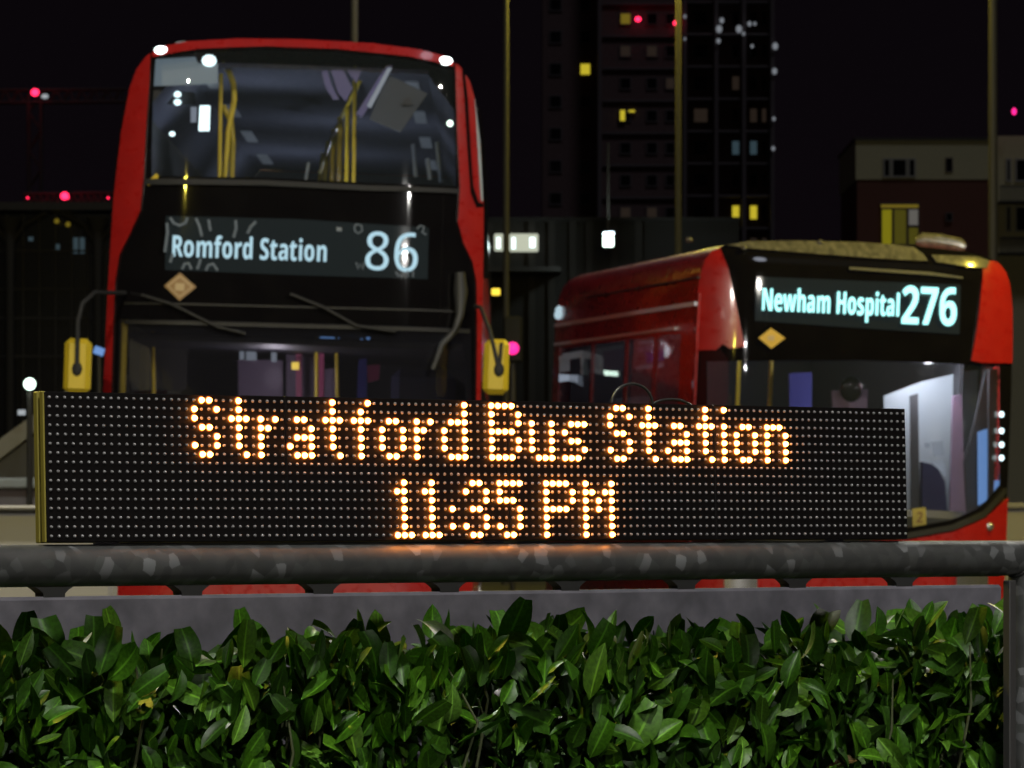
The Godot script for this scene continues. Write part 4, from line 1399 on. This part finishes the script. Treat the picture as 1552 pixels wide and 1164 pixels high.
func build_tower() -> void:
	var t := thing("tower_block", "dark high rise tower block with a few yellow lit windows, behind the lamp posts", "tower block")
	var z := 450.0
	flat_box("wall", 822, -170, 906, 760, z + 4, 14, M["tower_cladding"], t)
	flat_box("wall", 906, -210, 1036, 760, z, 18, M["tower_cladding"], t)
	flat_box("wall", 1036, -200, 1174, 760, z + 2, 16, M["tower_cladding"], t)
	for x in [909, 1038, 1086, 1128, 1171]:
		flat_box("pier", x - 3, -200, x + 3, 760, z - 0.8, 1.0 if x < 1000 else 2.9, M["tower_pier"], t)
	for k in range(-4, 9):
		var y := 28.0 + 49.0 * k
		flat_box("slab_edge", 914, y + 25, 1034, y + 28, z - 0.4, 0.5, M["slab_edge"], t)
		flat_box("slab_edge", 1042, y + 22, 1167, y + 25, z - 0.3, 2.4, M["slab_edge"], t)
		for c in [[842, 10], [887, 9]]:
			var lit: Material = M["window_lit_yellow"] if k == 2 and c[0] == 887 else M["window_dark"]
			window(c[0] - c[1], y - 21 - 10, c[0] + c[1], y - 21 + 10, z + 3.9, lit, M["tower_pier"], t, 0.12)
		for c in [[948, 9], [988, 9], [1016, 8]]:
			var lit: Material = M["window_faint"] if (k * 7 + int(c[0])) % 5 == 0 else M["window_dark"]
			if c[0] == 948 and k == 0:
				lit = M["window_lit_dim"]
			window(c[0] - c[1], y - 9, c[0] + c[1], y + 10, z - 0.1, lit, M["tower_pier"], t, 0.12)
		if k == 3:
			window(938, y - 10, 949, y + 10, z - 0.3, M["window_lit_yellow"], M["tower_pier"], t, 0.12)
			window(951, y - 10, 964, y - 3, z - 0.3, M["window_lit_yellow"], M["tower_pier"], t, 0.12)
		for c in [[1062, 12], [1115, 7], [1142, 7], [1158, 5]]:
			var lit: Material = M["window_faint"] if (k * 5 + int(c[0])) % 4 == 1 else M["window_dark"]
			if k == 6 and c[0] in [1115, 1142]:
				lit = M["window_lit_yellow"]
			elif k == 4 and c[0] in [1115, 1142]:
				lit = M["window_lit_blue"]
			window(c[0] - c[1], y - 12, c[0] + c[1], y + 12, z + 1.9, lit, M["tower_pier"], t, 0.12)
	for q in [[1038, 25, 0.15], [1038, 59, 0.12], [1090, 44, 0.3], [1089, 62, 0.2], [1120, 44, 0.3], [1127, 51, 0.15], [1136, 36, 0.2], [1144, 36, 0.15], [1094, 31, 0.22], [1140, 70, 0.15], [1175, 70, 0.28], [1174, 108, 0.25], [1173, 180, 0.16], [1172, 225, 0.18]]:
		var b := MB.new()
		b.dome(at(q[0], q[1], z - 1.2), Vector3(q[2], q[2] * 1.3, 0.2), 4, 8)
		obj("balcony_lamp", b.mesh(), M["balcony_glow"], t)
	for q in [[967, 29], [1025, 35]]:
		var b := MB.new()
		b.dome(at(q[0], q[1], z - 1.2), Vector3(0.3, 0.25, 0.2), 4, 8)
		obj("red_lamp", b.mesh(), M["lamp_red"], t)


func build_apartments() -> void:
	var t := thing("apartment_building", "low flat roofed block, cream render over dark brick, with one yellow lit window", "apartment building")
	var z := 200.0
	flat_box("upper_wall", 1297, 212, 1506, 272, z, 10, M["cream_render"], t)
	flat_box("roof_edge", 1295, 208, 1508, 212.4, z - 0.15, 10.3, M["steel_dark"], t)
	flat_box("brick_wall", 1299, 272, 1506, 830, z + 0.08, 9.8, M["dark_brick"], t)
	flat_box("bay_wall", 1506.5, 206, 1700, 830, z + 1.2, 8.5, M["cream_render"], t)
	window(1338, 240, 1350, 269, z, M["window_dark"], M["window_frame_pale"], t, 0.07)
	window(1351, 240, 1375, 269, z, M["window_dark"], M["window_frame_pale"], t, 0.07)
	window(1376, 240, 1388, 269, z, M["window_dark"], M["window_frame_pale"], t, 0.07)
	window(1433, 239, 1444, 261, z, M["window_dark"], M["tower_pier"], t, 0.05)
	window(1433, 322, 1444, 336, z, M["window_dark"], M["tower_pier"], t, 0.05)
	# the lit window: blind across the top, three lights
	flat_box("lintel", 1333, 307, 1394, 309, z - 0.02, 0.2, M["tower_pier"], t)
	window(1334, 309, 1393, 316, z, M["window_lit_dim"], M["tower_pier"], t, 0.03)
	window(1335, 316, 1353, 372, z, M["window_olive"], M["tower_pier"], t, 0.05)
	window(1353.5, 316, 1375, 372, z, M["window_brown"], M["tower_pier"], t, 0.05)
	window(1375.5, 316, 1393, 343, z, M["window_grey"], M["tower_pier"], t, 0.05)
	window(1375.5, 343.5, 1393, 372, z, M["window_brown"], M["tower_pier"], t, 0.05)
	for r in [[240, 276], [312, 352]]:
		window(1524, r[0], 1533, r[1], z + 1.2, M["window_dark"], M["window_frame_pale"], t, 0.08)
		window(1538, r[0], 1560, r[1], z + 1.2, M["window_dark"], M["window_frame_pale"], t, 0.08)
	for y in [282, 360]:
		flat_box("balcony_floor", 1516, y + 22, 1700, y + 25, z - 0.2, 1.35, M["steel_dark"], t)
		flat_box("balcony_rail", 1516, y - 1, 1700, y + 1, z - 0.2, 0.06, M["steel_dark"], t)
		for k in 30:
			flat_box("baluster", 1517 + 5 * k, y + 1, 1518.6 + 5 * k, y + 22, z - 0.18, 0.04, M["steel_dark"], t)
	var b := MB.new()
	b.dome(at(1537, 169, z), Vector3(0.1, 0.15, 0.1), 4, 8)
	tag(obj("mast_lamp", b.mesh(), M["lamp_pink_red"]), "faint pink lamp high above the cream block at the right edge", "lamp")


func build_hall() -> void:
	var t := thing("glazed_hall", "dark glazed hall with pale flaring columns and a mullion grid, left of the double decker", "building")
	var z := 140.0
	flat_box("curtain_wall", -60, 322, 330, 780, z + 1.0, 12, M["curtain_wall"], t)
	flat_box("roof_slab", -70, 306, 340, 318, z - 1.0, 15, M["steel_dark"], t)
	for x in [15.0, 148.0, 281.0]:
		var b := MB.new()
		var p := at(x, 600, z - 0.3)
		var pts := []
		for y in [790, 600, 420, 370, 345, 330]:
			pts.append(at(x, y, z - 0.3))
		b.tube(pts, [0.13, 0.13, 0.12, 0.14, 0.22, 0.36], 12)
		obj("column", b.mesh(), M["hall_column"], t)
		for s in [-1.0, 1.0]:
			part_tube("brace", [at(x, 372, z - 0.3), at(x + s * 22, 340, z - 0.3), at(x + s * 55, 322, z - 0.3)], 0.07, M["hall_column"], t, 8)
	for k in 15:
		flat_box("mullion", -40 + 24.5 * k, 322, -38 + 24.5 * k, 780, z + 0.85, 0.14, M["steel_dark"], t)
	for y in [380, 438, 482, 540]:
		flat_box("transom", -60, y - 1.5, 330, y + 1.5, z + 0.8, 0.12, M["steel_dark"], t)
	for q in [[111, 360, 118, 384], [121, 360, 128, 384], [43, 359, 50, 365], [84, 370, 90, 378]]:
		flat_box("lit_window", q[0], q[1], q[2], q[3], z + 0.9, 0.08, M["window_lit_blue"], t)
	for q in [[86, 335], [103, 340]]:
		var b := MB.new()
		b.dome(at(q[0], q[1], z + 0.5), Vector3(0.08, 0.08, 0.06), 4, 8)
		obj("ceiling_lamp", b.mesh(), M["window_lit_dim"], t)
	var g := thing("depot_building", "long low dark depot with pilasters and two lit sign boxes, beyond the buses", "building")
	z = 115.0
	flat_box("wall", 690, 334, 1120, 800, z, 12, M["depot_wall"], g)
	flat_box("roof_edge", 688, 329, 1122, 335, z - 0.2, 12.3, M["depot_wall"], g)
	for x in [742, 806, 836, 868, 893, 931, 968]:
		flat_box("pilaster", x - 5, 335, x + 5, 800, z - 0.15, 0.2, M["depot_pilaster"], g)
	flat_box("canopy", 738, 404, 850, 411, z - 1.6, 1.6, M["depot_pilaster"], g)
	for q in [[749, 354, 766, 380], [772, 354, 816, 381]]:
		flat_box("lit_sign_box", q[0], q[1], q[2], q[3], z - 0.4, 0.25, M["sign_lit_pale"], g, 0.03)
		flat_box("lit_sign_tube", q[0] + 4, q[1] + 6, q[0] + 9, q[3] - 4, z - 0.44, 0.04, M["lamp_cool_white"], g)
	flat_box("lit_sign_tube", 803, 360, 811, 375, z - 0.44, 0.04, M["lamp_cool_white"], g)
	for q in [["pale_window_light", 728, 410, 743, 432, "soft pale light beside the double decker's right edge", "window_lit_white", "light"], ["yellow_wall_lamp", 745, 437, 758, 447, "small yellow lamp between the double decker and a lamp post", "lamp_amber", "lamp"]]:
		tag(flat_box(q[0], q[1], q[2], q[3], q[4], z - 2.0, 0.2, M[q[6]], null, 0.02), q[5], q[7])
	# floodlight with a hood
	var f := thing("floodlight", "brilliant white floodlight with a hood, on the depot beyond the single decker", "floodlight", at(922, 366, z - 2.2))
	var b2 := MB.new()
	b2.box(Vector3.ZERO, Vector3(0.26, 0.26, 0.06), 0.02)
	obj("lamp_lens", b2.mesh(), M["lamp_white_green"], f)
	part_box("hood", Vector3(0, 0.2, 0.02), Vector3(0.3, 0.09, 0.3), 0.02, M["bus_lining_pale"], f)
	part_tube("pole", [Vector3(0, 0.2, -0.12), Vector3(0, 2.4, -0.12)], 0.03, M["steel_dark"], f)
	part_tube("bracket", [Vector3(0, -0.05, -0.1), Vector3(0, -0.05, -2.0)], 0.04, M["steel_dark"], f)
	small_light(f, Vector3(0, 0, 0.25), lin(0.8, 1.0, 0.95), 3.0, 0.12)


func build_crane(px: float, py: float, jib0: float, jib1: float, z: float, label: String, extra: bool) -> void:
	var t := thing("tower_crane", label, "crane", Vector3.ZERO, "tower cranes on the skyline")
	var w := 0.4
	for part in [[at(px, 900, z), at(px, py, z), "mast"], [at(jib0, py + 7, z), at(jib1, py + 5, z), "jib"]]:
		var a: Vector3 = part[0]
		var e: Vector3 = part[1]
		var d := (e - a).normalized()
		var s1 := Vector3(0, 0, 1)
		var s2 := d.cross(s1).normalized()
		var b := MB.new()
		var n := 26
		for c in [[-1, -1], [1, -1], [1, 1], [-1, 1]]:
			var o: Vector3 = s1 * w * c[0] + s2 * w * c[1]
			b.tube([a + o, e + o], [0.09, 0.09], 5)
		for k in n:
			var p := a.lerp(e, float(k) / n)
			var q := a.lerp(e, float(k + 1) / n)
			var sg := 1.0 if k % 2 == 0 else -1.0
			b.tube([p + s1 * w + s2 * w * sg, q + s1 * w - s2 * w * sg], [0.05, 0.05], 4)
			b.tube([p - s1 * w + s2 * w * sg, q - s1 * w - s2 * w * sg], [0.05, 0.05], 4)
		obj(part[2], b.mesh(), M["steel_dark"], t)
	var lb := MB.new()
	lb.dome(at(px, py, z - 2.0), Vector3(0.26, 0.24, 0.2), 6, 10)
	obj("red_lamp", lb.mesh(), M["lamp_red"], t)
	if extra:
		var wb := MB.new()
		wb.dome(at(px + 15, py + 6, z - 2.0), Vector3(0.24, 0.16, 0.2), 6, 10)
		obj("white_lamp", wb.mesh(), M["window_lit_white"], t)
		small_light(t, at(px, py, z - 3.0), lin(1, 0.03, 0.08), 0.6, 0.2)
	else:
		for k in 3:
			var rb := MB.new()
			rb.dome(at(lerpf(jib0 + 6, jib1 - 6, k / 2.0), py + 3, z - 1.2), Vector3(0.07, 0.06, 0.06), 4, 8)
			obj("jib_lamp", rb.mesh(), M["lamp_red"], t)
		small_light(t, at(px, py - 3, z - 3.5), lin(1, 0.03, 0.08), 2.0, 0.2)


func build_near_left() -> void:
	var t := thing("low_wall", "yellow lit low concrete wall left of the sign", "wall", Vector3.ZERO)
	var m: Material = M["concrete"]
	var z := 21.0
	flat_box("wall_face", -420, 772, 170, 1080, z, 0.3, m, t, 0.02)
	flat_box("coping", -425, 766, 175, 773, z - 0.06, 0.42, m, t, 0.015)
	var r := thing("ramp_parapet", "pale sloping ramp parapet beyond the low wall, left edge", "parapet", Vector3.ZERO)
	z = 50.0
	var b := MB.new()
	var map := func(u: float, v: float, o: float) -> Vector3: return Vector3(u, v, -z + o)
	var P := func(x: float, y: float) -> Vector2:
		var w := at(x, y, z)
		return Vector2(w.x, w.y)
	b.patch(poly([-120, 752, 120, 578, 120, 604, -120, 786], P), [], map, 0.0, 0.3, 0.6)
	obj("sloping_beam", b.mesh(), m, r)
	var b2 := MB.new()
	b2.patch(poly([-120, 790, 120, 608, 120, 960, -120, 960], P), [], map, -0.1, 0.15, 2.0)
	obj("dark_infill", b2.mesh(), M["steel_dark"], r)
	var k := thing("kerb_wall", "pale low kerb wall crossing below the sloping ramp", "wall", Vector3.ZERO)
	flat_box("wall_cap", -300, 724, 190, 741, 46.0, 0.5, m, k, 0.02)
	flat_box("wall_face", -300, 741, 190, 960, 46.1, 0.3, M["tower_pier"], k)
	flat_box("lit_marker", 27, 621, 38, 629, 48.0, 0.05, M["window_lit_white"], k)
	var k2 := thing("verge_wall", "yellow lit low wall right of the single decker, right edge", "wall", Vector3.ZERO)
	flat_box("wall_face", 1500, 770, 1800, 960, 44.0, 0.3, m, k2, 0.02)
	flat_box("coping", 1496, 762, 1804, 771, 43.94, 0.42, m, k2, 0.015)
	# round white lamp on a short post
	var g := thing("globe_lamp", "round glowing white lamp on a thin post, left of the double decker", "lamp", at(45, 582, 45))
	var gb := MB.new()
	gb.dome(Vector3.ZERO, Vector3(0.058, 0.058, 0.058), 8, 14)
	obj("lamp_globe", gb.mesh(), M["lamp_white_green"], g)
	part_tube("post", [Vector3(0, -0.06, 0), Vector3(0, -2.2, 0)], 0.03, M["post_paint"], g)
	small_light(g, Vector3(0, 0, 0), lin(0.85, 1.0, 0.9), 0.8, 0.05)
	# pink red signal
	var s := thing("traffic_signal", "small glowing pink red signal beside the right hand yellow mirror", "signal light", at(777, 528, 62))
	var sb := MB.new()
	sb.box(Vector3(0, 0.12, -0.06), Vector3(0.26, 0.62, 0.16), 0.03)
	obj("housing", sb.mesh(), M["rubber_black"], s)
	var sd := MB.new()
	sd.dome(Vector3(0, 0, 0.02), Vector3(0.085, 0.085, 0.05), 6, 12, Basis(), false)
	obj("signal_lens", sd.mesh(), M["lamp_pink_red"], s)
	part_tube("pole", [Vector3(0, -0.2, -0.06), Vector3(0, -3.4, -0.06)], 0.04, M["steel_dark"], s)
	var c := thing("blue_lamp_panel", "small pale blue lit panel beside the left hand yellow mirror", "lit panel", at(150, 532, 58))
	part_box("lit_face", Vector3.ZERO, Vector3(0.13, 0.1, 0.05), 0.01, M["screen_blue"], c, Basis(Vector3.BACK, -0.35))
	part_tube("stalk", [Vector3(0, -0.05, 0), Vector3(0, -3.0, 0)], 0.025, M["steel_dark"], c)


func build_ground() -> void:
	var b := MB.new()
	var xs := [-500.0, -9.0, -4.0, 0.0, 4.0, 9.0, 500.0]
	var zs := [30.0, 0.0, -10.0, -30.0, -60.0, -120.0, -400.0, -1000.0]
	for i in xs.size() - 1:
		for j in zs.size() - 1:
			b.quad(Vector3(xs[i], ground_y(xs[i]), zs[j]), Vector3(xs[i + 1], ground_y(xs[i + 1]), zs[j]), Vector3(xs[i + 1], ground_y(xs[i + 1]), zs[j + 1]), Vector3(xs[i], ground_y(xs[i]), zs[j + 1]), Vector3.UP)
	struct("ground", b.mesh(), M["asphalt"])


func _ready() -> void:
	# camera
	var cam := Camera3D.new()
	cam.name = "camera"
	add_child(cam)
	cam.near = 0.1
	cam.far = 1500.0
	var at_ := CameraAttributesPhysical.new()
	at_.frustum_near = 0.1
	at_.frustum_far = 1500.0
	at_.frustum_focal_length = 140.0
	at_.frustum_focus_distance = 5.3
	at_.exposure_aperture = 31.0
	cam.attributes = at_
	cam.position = Vector3(0, EYE, 0)
	cam.projection = Camera3D.PROJECTION_FRUSTUM
	cam.keep_aspect = Camera3D.KEEP_HEIGHT
	cam.near = 0.1
	cam.far = 1500.0
	cam.size = 2.0 * 0.1 * (PH / 2.0) / F
	cam.frustum_offset = Vector2(0, 0.1 * (HORIZON - PH / 2.0) / F)
	cam.current = true
	# night sky and what little light it gives
	var we := WorldEnvironment.new()
	we.name = "environment"
	var e := Environment.new()
	e.background_mode = Environment.BG_SKY
	var sky := Sky.new()
	var sm := ProceduralSkyMaterial.new()
	sm.sky_top_color = lin(0.0016, 0.0012, 0.0020)
	sm.sky_horizon_color = lin(0.0034, 0.0022, 0.0032)
	sm.ground_bottom_color = lin(0.001, 0.001, 0.001)
	sm.ground_horizon_color = lin(0.0034, 0.0022, 0.0032)
	sm.sun_angle_max = 1.0
	sky.sky_material = sm
	e.sky = sky
	e.tonemap_mode = Environment.TONE_MAPPER_LINEAR
	e.tonemap_exposure = 1.0
	e.sdfgi_enabled = true
	e.ssao_enabled = true
	e.ssil_enabled = true
	we.environment = e
	add_child(we)
	var city_glow := DirectionalLight3D.new()  # dim unseen fill light added for the glow of the city
	city_glow.name = "city_glow_fill"
	city_glow.light_color = lin(0.8, 0.85, 1.0)
	city_glow.light_energy = 0.045
	city_glow.light_angular_distance = 10.0
	city_glow.shadow_enabled = true
	city_glow.rotation_degrees = Vector3(-52, 24, 0)
	add_child(city_glow)
	make_materials()
	# street lamps: three show their posts, the others stand beside and behind the viewer and light the scene
	var yel := lin(1.0, 0.80, 0.09)
	var wht := lin(1.0, 0.95, 0.84)
	street_lamp(at(767, 0, 75).x, -75, 0, 10.6, 0.058, 1.2, "street_lamp_yellow", yel, 19, "tall thin lamp post just right of the double decker bus")
	street_lamp(at(1028, 0, 75).x, -75, 0, 10.6, 0.058, 1.2, "street_lamp_yellow", yel, 19, "tall thin lamp post rising behind the single decker, in front of the tower block")
	street_lamp(at(1505, 0, 60).x, -60, 0, 10.2, 0.068, -1.2, "street_lamp_yellow", yel, 19, "thicker lamp post in front of the cream and brick block")
	street_lamp(at(537, 0, 48).x, -48, 0, 9.0, 0.045, 1.0, "street_lamp_white", lin(0.93, 0.9, 1.0), 8, "lamp post standing behind the roof of the double decker")
	street_lamp(-7.5, -9.5, 0.2, 7.0, 0.06, 1.0, "street_lamp_yellow", yel, 60, "street lamp with a yellow lens, left of the fence")
	street_lamp(-6.5, -18.0, 0.2, 8.5, 0.06, 1.2, "street_lamp_white", wht, 75, "street lamp with a white lens, in front of the double decker")
	street_lamp(7.9, -21.0, -0.3, 8.5, 0.06, -1.2, "street_lamp_white", wht, 80, "street lamp with a white lens, in front of the single decker")
	street_lamp(8.8, -35.2, -0.35, 8.5, 0.06, -1.2, "street_lamp_yellow", yel, 68, "street lamp with a yellow lens, right of the single decker")
	street_lamp(3.7, 8.0, -0.1, 6.6, 0.06, -1.2, "street_lamp_white", lin(1.0, 0.97, 0.92), 68, "street lamp standing well behind the viewer")
	street_lamp(3.2, -0.4, -0.1, 8.4, 0.06, -1.2, "street_lamp_white", lin(1.0, 0.97, 0.92), 95, "street lamp standing on the viewer's side of the hedge")
	# setting
	build_ground()
	build_tower()
	build_apartments()
	build_hall()
	build_crane(53, 140, -60, 192, 300, "distant crane with a red and a white lamp, the higher of the two", true)
	build_crane(98, 297, 36, 170, 290, "distant crane with red lamps along its jib, the lower of the two", false)
	build_near_left()
	# things
	build_double_decker()
	build_single_decker()
	build_panel()
	build_rail()
	build_sign()
	build_hedge()
